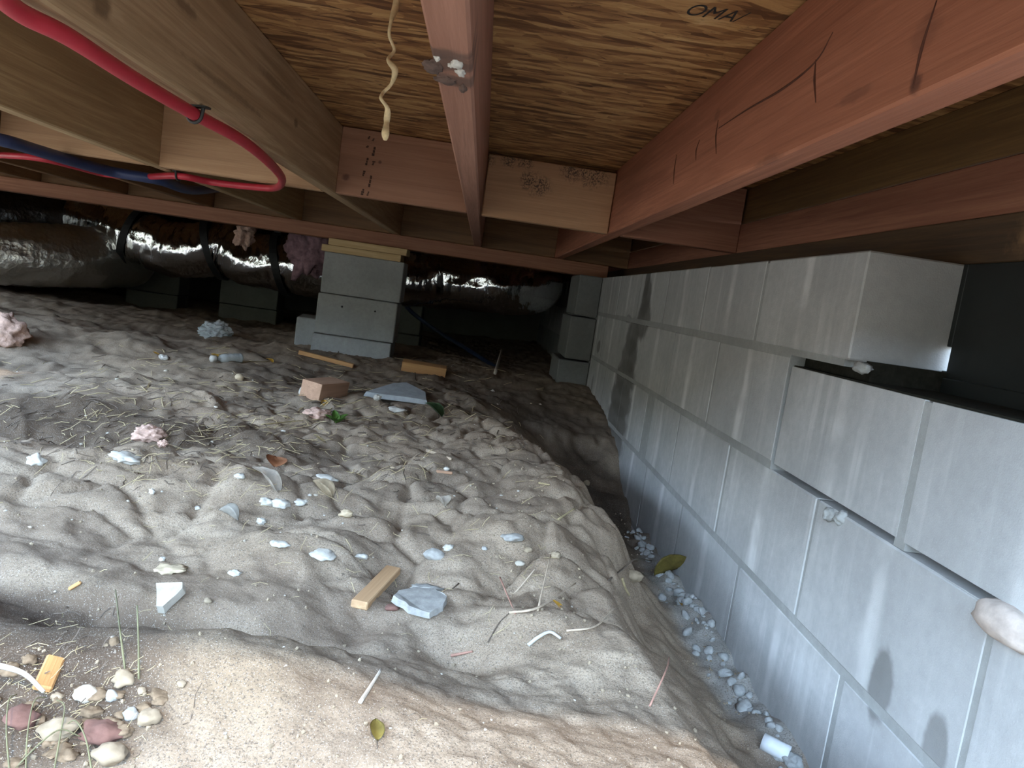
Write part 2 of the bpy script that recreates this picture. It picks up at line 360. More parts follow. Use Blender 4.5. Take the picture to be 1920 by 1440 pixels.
def ground(x, y):
    x = np.asarray(x, float); y = np.asarray(y, float)
    top = np.full_like(x, -.405)
    top = top + .022*vnoise(x, y, 2.2, 1) + .016*vnoise(x+.35*y, y*1.3, 5, 2)
    # trodden sand: pillows with creases between them, plus slanting ridges
    wx_ = x+.05*vnoise(x, y, 6, 21); wy_ = y+.08*vnoise(x, y, 5, 22)
    c, sn = math.cos(.55), math.sin(.55)
    f1, f2 = worley((wx_*c+wy_*sn), (-wx_*sn+wy_*c)*1.35, 7.5, 3)
    pil = np.clip((f2-f1)*2.6, 0, 1); pil = 1-(1-pil)**2.2
    r = 1-np.abs(vnoise(x*.8+y*.55, y*1.5-x*.5, 7.5, 3))
    near = sstep(.9, 1.15, y)
    mid = near*sstep(3.2, 2.2, y)*sstep(-1.0, -.45, x)
    top = top + (.012*mid*(.55+.6*np.abs(vnoise(x, y, 3, 31)))+.004*near)*(pil-.8) + .010*(r**4-.4)*near + .006*(vnoise(x, y, 16, 4))*near
    top = top + .0035*vnoise(x, y, 38, 5) + .0014*vnoise(x, y, 110, 6) + .0008*vnoise(x, y, 260, 7)
    # named lumps and hollows
    top = top - .10*g2(x, y, -.25, .80, .15, .05, .1) - .035*g2(x, y, -.52, .86, .16, .04, -.25) - .03*g2(x, y, -.11, .90, .07, .05, .8)
    top = top + .035*g2(x, y, -.18, .66, .13, .10) + .03*g2(x, y, .08, .58, .2, .09)
    top = top + .035*g2(x, y, -.20, 1.06, .10, .07, .3) - .03*g2(x, y, -.07, 1.06, .03, .06, .2)
    top = top - .030*g2(x, y, .03, .85, .05, .035, -.5) + .02*g2(x, y, .12, .93, .07, .05)
    top = top + .03*g2(x, y, -.75, 1.25, .5, .11, .06) - .045*g2(x, y, -.95, 1.52, .45, .07, .08) + .025*g2(x, y, -.75, 1.95, .5, .1)
    top = top + .05*g2(x, y, -1.9, 3.0, .7, .4) + .02*g2(x, y, -.1, 1.55, .12, .1) + .025*g2(x, y, .06, 2.25, .12, .2, .2)
    top = top + .03*g2(x, y, .16, 1.72, .1, .24) + .03*g2(x, y, .1, 1.22, .1, .08) + .02*g2(x, y, -.6, 3.55, .4, .12)
    top = top - .04*sstep(4.2, 5.5, y)
    # trench along the block wall
    xc = np.interp(y, [0, .6, .74, .95, 1.15, 1.33, 1.42, 1.7, 2.0, 2.4, 3.0, 4], [.26, .245, .225, .15, .155, .14, .24, .225, .15, .0, -.1, -.1])
    xc = xc + .018*vnoise(x, y, 6, 8)
    fl = np.interp(y, [0, 1.0, 1.7, 2.05, 2.2, 2.5, 2.7, 3.0, 3.5, 4.5], [-.60, -.605, -.62, -.62, -.66, -.56, -.475, -.425, -.375, -.40])
    fl = fl + .012*vnoise(x, y, 11, 9) + .006*vnoise(x, y, 34, 10)
    xe = .49
    t = np.clip((x-xc)/np.maximum(xe-xc, .05), 0, 1.0)
    prof = np.where(t < .5, 2*t*t*.9, 0) + np.where(t >= .5, 1-(1-t)**2*2.2, 0)
    prof = np.clip(prof, 0, 1)
    # small slumped ledges on the slope
    led = .012*np.sin(t*19+3*vnoise(x, y, 5, 11))*np.sin(np.pi*t)
    deep = np.clip((top-fl)/.18, 0, 1)
    z = top + (fl-top)*prof + led*deep*(t > 0)*(t < 1)
    z = z + .018*sstep(.50, .55, x)*sstep(2.6, 1.0, y)*(1+vnoise(x, y, 16, 12))
    return z
def gz(x, y): return float(ground(np.array([x]), np.array([y]))[0])
def gp(px, py):
    """where the line of sight through a photograph pixel meets the sand"""
    r = ray(px, py); ts = np.geomspace(.3, 9, 900)
    X, Y, Z = r.x*ts, r.y*ts, r.z*ts
    g = ground(X, Y); k = np.argmax(Z < g)
    if k == 0: k = len(ts)-1
    a = max(k-1, 0)
    da, db = Z[a]-g[a], Z[k]-g[k]; t = ts[a] + (ts[k]-ts[a])*(da/(da-db) if da != db else 0)
    return Vector((r.x*t, r.y*t, gz(r.x*t, r.y*t)))
def scale_at(p): return max(p.y, .3)/F          # metres per photograph pixel there

# ------------------------------------------------------------------ STRUCTURE: ground
ys = np.concatenate([np.linspace(-.6, .28, 26)[:-1], np.geomspace(.28, 7.0, 480)])
s = np.linspace(0, 1, 520); sx = .32*s + .68*s**2.4
xr = .60
verts = np.empty((len(ys), len(s), 3))
for i, y in enumerate(ys):
    xl = -3.2; X = xr + (xl-xr)*sx
    verts[i, :, 0] = X; verts[i, :, 1] = y
verts[:, :, 2] = ground(verts[:, :, 0], verts[:, :, 1])
ny, nx = len(ys), len(s)
idx = np.arange(ny*nx).reshape(ny, nx)
q = np.stack([idx[:-1, :-1], idx[1:, :-1], idx[1:, 1:], idx[:-1, 1:]], -1).reshape(-1, 4)
me = bpy.data.meshes.new('floor')
me.vertices.add(ny*nx); me.vertices.foreach_set('co', verts.ravel())
me.loops.add(q.size); me.loops.foreach_set('vertex_index', q.ravel().astype(np.int32))
me.polygons.add(len(q)); me.polygons.foreach_set('loop_start', np.arange(0, q.size, 4, dtype=np.int32))
me.polygons.foreach_set('use_smooth', np.ones(len(q), bool)); me.update(calc_edges=True); me.validate()
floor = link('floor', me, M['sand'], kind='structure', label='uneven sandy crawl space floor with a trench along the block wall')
bm = bmesh.new(); add_box(bm, -14, 14, -14, -.58, -.75, -.43); add_box(bm, -14, -3.15, -.58, 14, -.75, -.43); add_box(bm, WX+WT-.01, 14, -.58, 14, -.75, -.25)
outm = plain('outside_ground', (.30, .215, .14), .95, .3, 4)
link('ground_outside', mesh_of(bm), outm, kind='structure')
bm = bmesh.new(); add_box(bm, -9.3, 9, -9.3, -9, -.5, 2.3); add_box(bm, -9.3, -9, -9, 12, -.5, 2.1)  # unseen walls added to cut the low sky off the upper block wall
link('wall_sky_blocker', mesh_of(bm), plain('sky_blocker', (.34, .29, .20), .95, .2, 3), kind='structure')

# ------------------------------------------------------------------ STRUCTURE: subfloor and far walls
bm = bmesh.new(); add_box(bm, XE, .72, YE, YN, ZC, ZC+.03); add_box(bm, -3.6, .72, YN, 7.17, ZC, ZC+.03)
c = (0, 0, 0)
ceiling = link('ceiling', mesh_of(bm), M['osb'], loc=c, kind='structure', label='underside of brown oriented strand board subfloor')
fc = bpy.data.curves.new('letters', 'FONT'); fc.body = 'OMA/'; fc.size = .05; fc.align_x = 'LEFT'; fc.shear = .3
fo = bpy.data.objects.new('tmp', fc); C.objects.link(fo)
dg = bpy.context.evaluated_depsgraph_get(); me = bpy.data.meshes.new_from_object(fo.evaluated_get(dg)); bpy.data.objects.remove(fo)
me.materials.clear()
a = on_z(1279, 26, ZC-.0006); b = on_z(1391, 44, ZC-.0006); L = (b-a).length
ob = link('printed_mark', me, M['ink'], parent=ceiling, label='faint dark printed letters')
ex = (b-a).normalized(); ez = Vector((0, 0, -1)); ey = ez.cross(ex)
wdt = max(v.co.x for v in me.vertices)
mw = Matrix.Translation(a) @ Matrix((ex, ey, ez)).transposed().to_4x4() @ Matrix.Diagonal((L/wdt, L/wdt*1.9, L/wdt, 1))
ob.matrix_parent_inverse = Matrix.Translation(-Vector(c)); ob.matrix_world = mw
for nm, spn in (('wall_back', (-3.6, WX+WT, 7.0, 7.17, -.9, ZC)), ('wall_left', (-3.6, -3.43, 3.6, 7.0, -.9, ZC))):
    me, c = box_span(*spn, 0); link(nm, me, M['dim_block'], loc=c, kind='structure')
me, c = box_span(XE, .744, YE, YE+.038, ZJ, ZC, .002); link('trim_1', me, M['rimwood'], loc=c, kind='structure', label='rim board at the open near edge of the floor')
me, c = box_span(XE, XE+.038, YE+.04, YN, ZJ, ZC, .002); link('trim_3', me, M['rimwood'], loc=c, kind='structure', label='rim board at the open left edge of the floor')
me, c = box_span(-3.6, XE, YN, YN+.038, ZJ, ZC, .002); link('trim_4', me, M['rimwood'], loc=c, kind='structure', label='rim board where the floor widens to the left')
# ------------------------------------------------------------------ STRUCTURE: block wall on the right
CB = [(-.032, ZT), (-.235, -.032), (-.438, -.235), (-.641, -.438), (-.844, -.641)]
wet = (.105, .098, .088)
st = []
for z, yc, hw in ((-.02, 2.565, .10), (.05, 2.575, .065), (.11, 2.60, .035), (-.09, 2.70, .10), (-.16, 2.70, .13), (-.24, 2.71, .165), (-.32, 2.73, .19), (-.40, 2.74, .19), (-.48, 2.74, .18)):
    st.append(((WX, yc, z), (.2, hw*1.22, .08), wet, .85))
for px, py, ry, rz, k in ((1650, 1288, .030, .055, .8), (1752, 1402, .026, .045, .7), (1122, 650, .05, .035, .7), (1110, 720, .03, .05, .6), (1178, 598, .06, .02, .5), (1320, 1165, .02, .03, .4)):
    p = on_x(px, py, WX); st.append((tuple(p), (.2, ry, rz), wet, k))
M['block'] = concrete('wall_block', (.46, .45, .435), st, .8)
wall = empty('wall_right', (WX, 0, 0), kind='structure', label='grey concrete block foundation wall with mortar joints')
def wchild(name, spn, mat, bev=0, **k):
    me, c = box_span(*spn, bev)
    return link(name, me, mat, parent=wall, loc=(c[0]-WX, c[1], c[2]), **k)
wchild('mortar_core', (WX+.0012, WX+WT-.005, -.6, 7.0, -.9, -.242), M['mortar'])
wchild('mortar_core', (WX+.0012, WX+WT-.005, 1.31, 7.0, -.242, -.035), M['mortar'])
wchild('mortar_core', (WX+.0012, WX+WT-.005, -.6, .47, -.242, -.035), M['mortar'])
wchild('mortar_core', (WX+.0012, WX+WT-.005, 1.115, 7.0, -.035, ZT-.005), M['mortar'])
wchild('mortar_core', (WX+.0012, WX+WT-.005, -.6, .68, -.035, ZT-.005), M['mortar'])
M['dirt_and_shade'] = plain('dirt_and_shade', (.028, .026, .020), .98, .4, 80, spec=.05)  # dirt tone taken near black so the gap and ledge look shaded
wchild('dirt_shade_fill', (WX+.028, WX+WT-.003, 1.085, 1.32, -.053, -.022), M['dirt_and_shade'], label='dark dirt and painted shade in the open joint under the vent block')
wchild('dirt_shade_layer', (WX+.006, WX+WT-.004, .70, 1.30, -.0545, -.0515), M['dirt_and_shade'], label='dark dirt and painted shade on the ledge of the vent opening')
for yj in (.886,): wchild('mortar_joint', (WX+.0010, WX+.03, yj-.012, yj+.012, -.24, -.056), M['mortar'])
bm_cache = {}
def block_mesh(L, H):
    k = (round(L, 3), round(H, 3))
    if k not in bm_cache: bm_cache[k] = box_me(WT, L, H, .0025)
    return bm_cache[k]
JT = .009
joints = {0: [1.10, 1.50, 1.885, 2.29, 2.70, 3.10, 3.50, 3.9, 4.3, 4.7, 5.1, 5.5, 5.9, 6.3, 6.7, 7.0],
          1: [-.35, .07, .478, .886, 1.306, 1.708, 2.11, 2.52, 2.93, 3.33, 3.74, 4.14, 4.55, 4.95, 5.36, 5.76, 6.17, 6.57, 6.98],
          2: [-.10, .30, .705, 1.109, 1.523, 1.925, 2.31, 2.72, 3.13, 3.53, 3.94, 4.34, 4.75],
          3: [-.28, .13, .54, .95, 1.362, 1.775, 2.18, 2.58, 2.99, 3.40],
          4: [-.10, .30, .705, 1.12, 1.52, 1.93, 2.33]}
for ci, js in joints.items():
    z0, z1 = CB[ci]
    for a, b in zip(js, js[1:]):
        j = JT if random.random() < .7 else JT*1.5
        if ci == 1 and (abs(a-.886) < .001 or abs(b-.886) < .001): j = .018
        L = b-a-j
        top = z1 if ci == 0 else z1-.006
        if ci == 1 and (abs(a-.478) < .01 or abs(b-1.306) < .01): top -= .016
        H = top - z0 - (.006 if ci else .008)
        zc = (top + z0 + (.006 if ci else .008))/2
        off = random.uniform(-.001, .001)
        if ci == 1 and (abs(a-.478) < .01 or abs(b-1.306) < .01):       # hollow cores open under the vent
            bm = bmesh.new(); t = .030
            for bx in ((-WT/2, -WT/2+t, -L/2, L/2), (WT/2-t, WT/2, -L/2, L/2), (-WT/2+t, WT/2-t, -L/2, -L/2+t), (-WT/2+t, WT/2-t, -t/2, t/2), (-WT/2+t, WT/2-t, L/2-t, L/2)):
                add_box(bm, *bx, -H/2, H/2)
            me = mesh_of(bm)
        else: me = block_mesh(L, H)
        yo = a + j/2 + L/2
        if ci == 0 and a == 1.10: yo = 1.10 + L/2
        link('concrete_block', me, M['block'], parent=wall, loc=(WT/2+off, yo, zc), rot=(random.uniform(-.003, .003), 0, random.uniform(-.004, .004)))
# near blocks of the top course behind the vent opening
link('concrete_block', block_mesh(.39, .158), M['block'], parent=wall, loc=(WT/2, .50, ZT-.081))
# squeezed-out mortar
def lump_me(rx, ry, rz, seed, amp=.35, sub=3, fr=1.6, flat=0):
    bm = bmesh.new(); bmesh.ops.create_icosphere(bm, subdivisions=sub, radius=1)
    sv = Vector((seed*3.1, seed*1.7, seed*.9))
    for v in bm.verts:
        n = mnoise.fractal(v.co*fr+sv, 1.0, 2.0, 4)
        v.co *= 1+amp*n
        if flat and v.co.z < -flat: v.co.z = -flat
        v.co = Vector((v.co.x*rx, v.co.y*ry, v.co.z*rz))
    return mesh_of(bm, smooth=True)
for px, py, ry, rz, mt, lb in ((1558, 966, .013, .010, 'mortar', None), (1578, 972, .012, .010, 'mortar', None), (1893, 1172, .050, .020, 'plaster_beige', 'pinkish beige squeezed-out mortar lump'), (1618, 690, .02, .008, 'mortar', None)):
    p = on_x(px, py, WX)
    link('mortar_lump', lump_me(.010 if ry < .03 else .020, ry, rz, px*.1, .45 if ry < .03 else .16), M[mt], parent=wall, loc=(0, p.y, p.z), rot=(0, 0, 0), label=lb)

# pilaster at the far end of the wall
pil = empty('block_pilaster', ((.40+WX)/2, 3.75, -.45), label='narrow stack of grey blocks against the far end of the block wall', cat='pilaster')
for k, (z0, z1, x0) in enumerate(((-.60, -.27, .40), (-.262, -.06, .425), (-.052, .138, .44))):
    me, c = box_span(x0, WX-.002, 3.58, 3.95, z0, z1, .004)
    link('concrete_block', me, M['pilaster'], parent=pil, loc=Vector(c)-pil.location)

# vent closure in the opening
vent = empty('vent_closure', (WX+WT-.02, .89, -.03), label='black closed vent panel filling the gap in the top block course', cat='vent')
def vpart(name, spn, mat):
    me, c = box_span(*spn, .001); return link(name, me, mat, parent=vent, loc=Vector(c)-vent.location)
vpart('panel', (WX+WT-.025, WX+WT-.013, .69, 1.088, -.0530, ZT), M['black'])
vpart('panel_edge', (WX+WT-.025, WX+WT-.013, 1.088, 1.0995, .016, ZT), M['black'])
vpart('panel_edge', (WX+WT-.025, WX+WT-.013, 1.088, 1.0995, -.0530, -.02), M['black'])
vpart('frame', (WX+WT-.034, WX+WT-.012, .69, 1.08, -.0535, -.030), M['black'])

# sill and rim above the wall
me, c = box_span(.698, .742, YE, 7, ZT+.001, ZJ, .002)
link('trim_2', me, M['sillwood_shaded'], loc=c, kind='structure', label='sill plate in painted shade on top of the block wall')
rim = empty('rim_joist', (.72, 3.2, ZJ), label='brown rim joist over the block wall with reddish strip along its foot', cat='joist')
me, c = box_span(.706, .742, YE+.04, 7, ZJ+.086, ZC, .002); link('board', me, M['rimwood'], parent=rim, loc=Vector(c)-rim.location)
me, c = box_span(.700, .742, YE+.04, 7, ZJ, ZJ+.082, .002); link('ledger_strip', me, M['red'], parent=rim, loc=Vector(c)-rim.location, label='reddish ledger strip')

# ------------------------------------------------------------------ joists
JH = ZC-ZJ
def joist(x, mat, label, y0=.34, y1=7.0):
    me, c = box_span(x-.019, x+.019, y0, y1, ZJ, ZC-.0005, .003)
    return link('floor_joist', me, mat, loc=c, label=label, cat='joist', group='floor joists under the subfloor')
cy = (7.0+.34)/2; cz = (ZJ+ZC)/2
def jl(p, x): return (p.x-x, p.y-cy, p.z-cz)
# centre joist: dark old smear round its foot
p = on_y(838, 120, .80)
sm = []
for px, py, r in ((835, 120, .034), (845, 150, .028), (822, 100, .02)):
    q_ = on_z(px, py, ZJ); sm.append((jl(q_, -.059), (.06, r, .06), (.10, .055, .04), .8))
M['j_mid'] = wood('joist_pink_fir', (.48, .235, .16), (.31, .14, .088), sm, seed=21)
sr = []
XR = .347-.019
for px, py, ry, rz, k in ((1715, 158, .012, .012, .8), (1735, 60, .03, .02, .3), (1345, 215, .02, .012, .35), (1600, 180, .05, .008, .4), (1440, 300, .06, .008, .4)):
    q_ = on_x(px, py, XR); sr.append((jl(q_, .347), (.01, ry, rz), (.085, .03, .018), k))
M['j_right'] = wood('joist_red_fir', (.54, .215, .12), (.33, .115, .06), sr, seed=23)
sl = []
XL = -.465+.019
for px, py, ry, rz, k in ((555, 230, .02, .012, .7), (190, 5, .03, .02, .8), (350, 15, .05, .01, .6), (520, 160, .15, .012, .45), (430, 170, .25, .008, .5)):
    q_ = on_x(px, py, XL); sl.append((jl(q_, -.465), (.01, ry, rz), (.13, .07, .03), k))
M['j_left'] = wood('joist_pine', (.58, .40, .23), (.35, .215, .105), sl, seed=25)
j_mid = joist(-.059, M['j_mid'], 'pinkish brown floor joist in the middle with a dark mud smear on its underside')
j_right = joist(.347, M['j_right'], 'reddish floor joist above the trench, nearest to the block wall')
for pts in (((1348, 240), (1400, 206), (1470, 165), (1530, 115), (1562, 60)), ((1530, 112), (1528, 150), (1530, 192)), ((1757, 0), (1735, 70), (1722, 120), (1712, 165)), ((1347, 225), (1343, 255), (1343, 288)), ((1312, 262), (1306, 282), (1305, 300)), ((1269, 290), (1265, 318), (1263, 345))):
    pp = catmull([on_x(px, py, XR) for px, py in pts], 5)
    o = link('drying_crack', tube_me(pp, lambda i, f: .0018*(1-.6*abs(2*f-1)), 6), M['crack'], parent=j_right, label='dark drying crack'); o.location = -Vector((.347, cy, cz))
j_left = joist(-.465, M['j_left'], 'pale pine floor joist with the red pipe clipped under it')
joist(-.949, M['pine'], 'tan floor joist whose underside holds the far clip of the red pipe loop')
joist(-1.376, M['brown'], 'brown floor joist above the far end of the blue pipe', YN+.04)
for k, x in enumerate((-1.79, -2.20, -2.61, -3.02, -3.43)):
    joist(x, M['brown'], 'dim brown floor joist on the far left, %s one left of the blue pipe' % ('first', 'second', 'third', 'fourth', 'fifth')[k], YN+.04)
# mud and paper remains under the middle joist
p = on_z(838, 118, ZJ)
def mlump(px, py, rx, ry, rz, mat, nm, lb, s_):
    q_ = on_z(px, py, ZJ)
    o = link(nm, lump_me(rx, ry, rz, s_, .5), mat, parent=j_mid, label=lb); o.location = Vector((q_.x+.059, q_.y-cy, ZJ-cz)); return o
mlump(812, 125, .009, .022, .002, M['mud'], 'mud_crust', 'dark dried mud crust', 1); mlump(835, 150, .011, .014, .002, M['mud'], 'mud_crust', 'dark dried mud crust', 2)
mlump(868, 165, .004, .016, .002, M['mud'], 'mud_crust', 'dark dried mud crust', 7)
mlump(857, 118, .006, .009, .004, M['white'], 'paper_flake', 'white paper flake', 3); mlump(864, 134, .005, .007, .004, M['white'], 'paper_flake', 'white paper flake', 4)
mlump(820, 108, .003, .004, .003, M['white'], 'paper_flake', 'white paper flake', 5); mlump(846, 120, .003, .004, .003, M['white'], 'paper_flake', 'white paper flake', 6)

# ------------------------------------------------------------------ blocking boards between the joists (local Y = along the board)
def blocking(x0, x1, y, mat, label, drop=0, top=0):
    me = box_me(.038, x1-x0, JH-.002-top, .0025)
    return link('blocking_board', me, mat, loc=((x0+x1)/2, y+.019, ZJ+(JH-.002-top)/2-drop), rot=(0, 0, math.pi/2), label=label, cat='blocking', group='blocking boards between the joists')
YB = 2.17
def bl(px, py, x0, x1):      # pixel -> board coordinates (board is turned by 90 degrees)
    q_ = on_y(px, py, YB); return (0, q_.x-(x0+x1)/2, q_.z-(ZJ+JH/2))
a0, a1 = -.446, -.078
kn = [((-.019,)+bl(862, 365, a0, a1)[1:], (.03, .016, .013), (.13, .05, .03), .85), ((-.019,)+bl(808, 318, a0, a1)[1:], (.03, .006, .006), (.12, .05, .03), .8)]
M['b_mid'] = wood('blocking_fir', (.47, .24, .14), (.34, .155, .085), [((0, k[0][1], k[0][2]), (.06,)+k[1][1:], k[2], k[3]) for k in kn], seed=31, grain=.8)
b_mid = blocking(a0, a1, YB, M['b_mid'], 'reddish blocking board with a round knot, left of the middle joist')
# smudged grade stamp: two columns of small printed dashes
bm = bmesh.new()
for px, py, w_, h_ in ((692, 258, 5, 6), (700, 262, 4, 5), (689, 275, 5, 4), (701, 284, 5, 17), (688, 303, 5, 14), (700, 306, 6, 8), (682, 325, 5, 10), (694, 340, 5, 22), (680, 360, 6, 12), (690, 363, 4, 8)):
    q_ = on_y(px, py, YB-.0006); k = YB/F
    for r_ in range(3):
        ww = w_*k/2*random.uniform(.5, 1); hh = h_*k/7; z_ = q_.z+(r_-1)*h_*k/3
        vs = [bm.verts.new((q_.x+dx*ww-(r_-1)*.001*-1-(a0+a1)/2, -.0196, z_+dz*hh-(ZJ+JH/2-.001))) for dx, dz in ((-1, -1), (1, -1), (1, 1), (-1, 1))]
        bm.faces.new(vs)
stamp = link('grade_stamp', mesh_of(bm), M['ink_brown'], parent=b_mid, label='smudged dark stamp marks'); stamp.rotation_euler = (0, 0, -math.pi/2)
b0, b1 = -.036, .326
md = []
for px, py, r in ((1055, 350, .030), (1075, 345, .022), (1160, 330, .02), (1165, 400, .016), (960, 300, .035), (1000, 305, .03), (1120, 320, .02), (1090, 315, .02), (1170, 360, .012)):
    q_ = bl(px, py, b0, b1); md.append(((0, q_[1], q_[2]), (.06, r*1.7, r*1.4), (.045, .025, .018), .9, 240))
M['b_right'] = wood('blocking_mouldy', (.55, .31, .16), (.40, .21, .105), md, seed=33, grain=.8)
blocking(b0, b1, YB+.005, M['b_right'], 'tan blocking board with black mould specks, right of the middle joist', 0, .012)
M['b_pale'] = wood('blocking_pale', (.62, .39, .22), (.47, .27, .14), seed=35, grain=.7)
blocking(-.93, -.484, YB, M['b_pale'], 'pale blocking board seen behind the bend of the red pipe')
blocking(-1.357, -.968, YB, M['b_pale'], 'pale blocking board behind the blue pipe')
blocking(.366, .70, YB, M['red'], 'reddish blocking board between the reddish joist and the rim joist')
blocking(-1.771, -1.395, YB, M['brown'], 'brown blocking board at the far left beside the blue pipe')
for x0, x1, l in ((-.93, -.484, 'dim blocking board over the beam, left of the pier'), (-.446, -.078, 'dim blocking board over the beam, right above the pier'), (-.04, .328, 'dim blocking board over the beam, in front of the foil duct'), (.366, .70, 'dim blocking board over the beam, at its end on the block wall'), (-1.357, -.968, 'dim blocking board over the beam, above the straps of the foil duct')):
    blocking(x0, x1, 3.82, M['brown'], l)
for k, (x0, x1) in enumerate(((-1.771, -1.395), (-2.181, -1.809), (-2.591, -2.219), (-3.0, -2.63))):
    blocking(x0, x1, 3.82, M['brown'], 'dim brown blocking board over the beam, %s from its left end' % ('fourth', 'third', 'second', 'first')[k])

# ------------------------------------------------------------------ beam, pier, shims
me = box_me(.14, 4.0, .065, .003)
link('support_beam', me, M['beamwood'], loc=(-4.0/2+.60, 3.86, .142+.0325), rot=(0, 0, math.pi/2), label='long flat reddish beam carrying the joists across the pier', cat='beam')
def shim(x0, x1, z0, z1, y0, label):
    me = box_me(.16, x1-x0, z1-z0, .002)
    return link('wood_shim', me, M['shim'], loc=((x0+x1)/2, y0+.08, (z0+z1)/2), rot=(0, 0, math.pi/2), label=label, cat='shim', group='wood shims on the pier')
shim(-.775, -.395, .110, .142, 3.75, 'upper pale wood shim between pier and beam')
shim(-.805, -.420, .077, .109, 3.75, 'lower pale wood shim lying on the grey block pier')
pier = empty('block_pier', (-.60, 3.86, -.53), label='grey concrete block pier with pale wood shims on top', cat='pier')
ph = [on_y(641, 575, 3.76), on_y(703, 584, 3.76)]
M['pier1'] = concrete('pier_holes', (.36, .36, .345), [(tuple(p), (.006, .02, .006), (.02, .02, .02), 1) for p in ph])
for k, (z0, z1, dx) in enumerate(((-.53, -.327, -.012), (-.323, -.126, -.004), (-.122, .076, .004))):
    me = box_me(.39, .19, z1-z0, .004)
    link('concrete_block', me, M['pier1'], parent=pier, loc=(dx, 0, (z0+z1)/2+.53), rot=(0, 0, random.uniform(-.01, .01)))
me = box_me(.10, .2, .19, .006); link('concrete_chunk', me, M['pier'], loc=(-.885, 4.02, -.36), rot=(.03, 0, .1), label='small grey block end sticking out left behind the pier', cat='block')

# dim things in the depth
def far_pier(x, y, wd, label, n=4):
    e = empty('block_pier', (x, y, -.55), label=label, cat='pier', group='piers in the dark')
    for k in range(n):
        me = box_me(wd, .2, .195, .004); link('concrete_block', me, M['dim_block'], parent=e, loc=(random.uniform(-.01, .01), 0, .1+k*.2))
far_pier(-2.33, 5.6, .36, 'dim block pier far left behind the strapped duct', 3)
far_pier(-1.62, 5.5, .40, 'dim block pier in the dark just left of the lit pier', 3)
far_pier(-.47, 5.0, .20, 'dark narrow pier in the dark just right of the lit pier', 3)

# ------------------------------------------------------------------ ducts
def duct(path, rad, mat, name, label, ripple=.0018, seed=0, flat=.0, n=26):
    pts = catmull(path, n); L = 0; cum = [0]
    for a, b in zip(pts, pts[1:]): L += (b-a).length; cum.append(L)
    def prof(i, a, f):
        rp = ripple*math.sin(cum[i]*2*math.pi/.055)
        p_ = Vector((cum[i]*5, math.cos(a)*1.5+seed, math.sin(a)*1.5))
        return rp + .03*rad*mnoise.fractal(p_*1.6, 1, 2, 3)*2 + .02*mnoise.noise(p_*.4)
    me = tube_me(pts, rad, 56, prof=prof)
    return link(name, me, mat, label=label, cat='duct'), pts
dR, ptsR = duct([(-.72, 4.75, .02), (-.45, 4.58, .0), (-.15, 4.50, .015), (.12, 4.5, .02), (.28, 4.62, .045), (.35, 4.95, .09), (.36, 5.6, .12)], .155, M['foil'], 'foil_duct', 'silver foil duct sagging between the pier and the block wall', seed=2)
dL, ptsL = duct([(-3.34, 5.25, .02), (-2.6, 5.05, .05), (-2.2, 4.92, .02), (-1.95, 4.9, -.02), (-1.65, 4.9, .02), (-1.45, 4.85, -.03), (-1.2, 4.85, -.02), (-.95, 4.85, -.03), (-.72, 4.9, -.04)], .17, M['foil'], 'foil_duct', 'silver foil duct hung in black straps left of the pier', seed=5)
dB, ptsB = duct([(-3.34, 4.2, -.22), (-3.1, 4.3, -.21), (-2.75, 4.45, -.20), (-2.45, 4.75, -.16), (-2.35, 5.2, -.12)], .185, M['foil_soft'], 'foil_duct', 'silver foil duct lying on the ground at the far left', seed=8)
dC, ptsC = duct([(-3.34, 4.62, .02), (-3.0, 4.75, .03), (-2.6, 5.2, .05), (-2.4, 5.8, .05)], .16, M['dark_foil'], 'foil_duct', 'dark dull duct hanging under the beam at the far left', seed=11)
for x, tl in ((-2.20, .25), (-1.70, -.35), (-1.27, -.28)):
    i = min(range(len(ptsL)), key=lambda k: abs(ptsL[k].x-x)); c = ptsL[i]
    bm = bmesh.new(); nn = 40; rings = []
    for k in range(nn):
        a = 2*math.pi*k/nn; r = .186
        rings.append([bm.verts.new((dx+tl*math.sin(a)*r, math.cos(a)*(r+dr), math.sin(a)*(r+dr))) for dx, dr in ((-.022, 0), (.022, 0), (.022, .004), (-.022, .004))])
    for k in range(nn):
        A, B = rings[k], rings[(k+1) % nn]
        for m_ in range(4): bm.faces.new((A[m_], A[(m_+1) % 4], B[(m_+1) % 4], B[m_]))
    add_box(bm, -.02+tl*.18, .02+tl*.18, .0, .004, .18, ZJ-c.z)
    o = link('hanger_strap', mesh_of(bm), M['strap'], label='black hanger strap'); o.location = c; o.parent = dL
def wool(px, py, Y, rx, ry, rz, mat, label, sd):
    p = on_y(px, py, Y)
    return link('insulation_scrap', lump_me(rx, ry, rz, sd, .6, 4, 2.2), mat, loc=p, label=label, cat='insulation', group='glass wool scraps')
wool(458, 440, 4.05, .05, .05, .06, M['pinkwool'], 'pink glass wool tuft hanging under the beam above the strapped duct', 3)
o = wool(583, 468, 4.2, .10, .05, .15, M['mauvewool'], 'mauve glass wool sheet hanging beside the shims of the pier', 4)

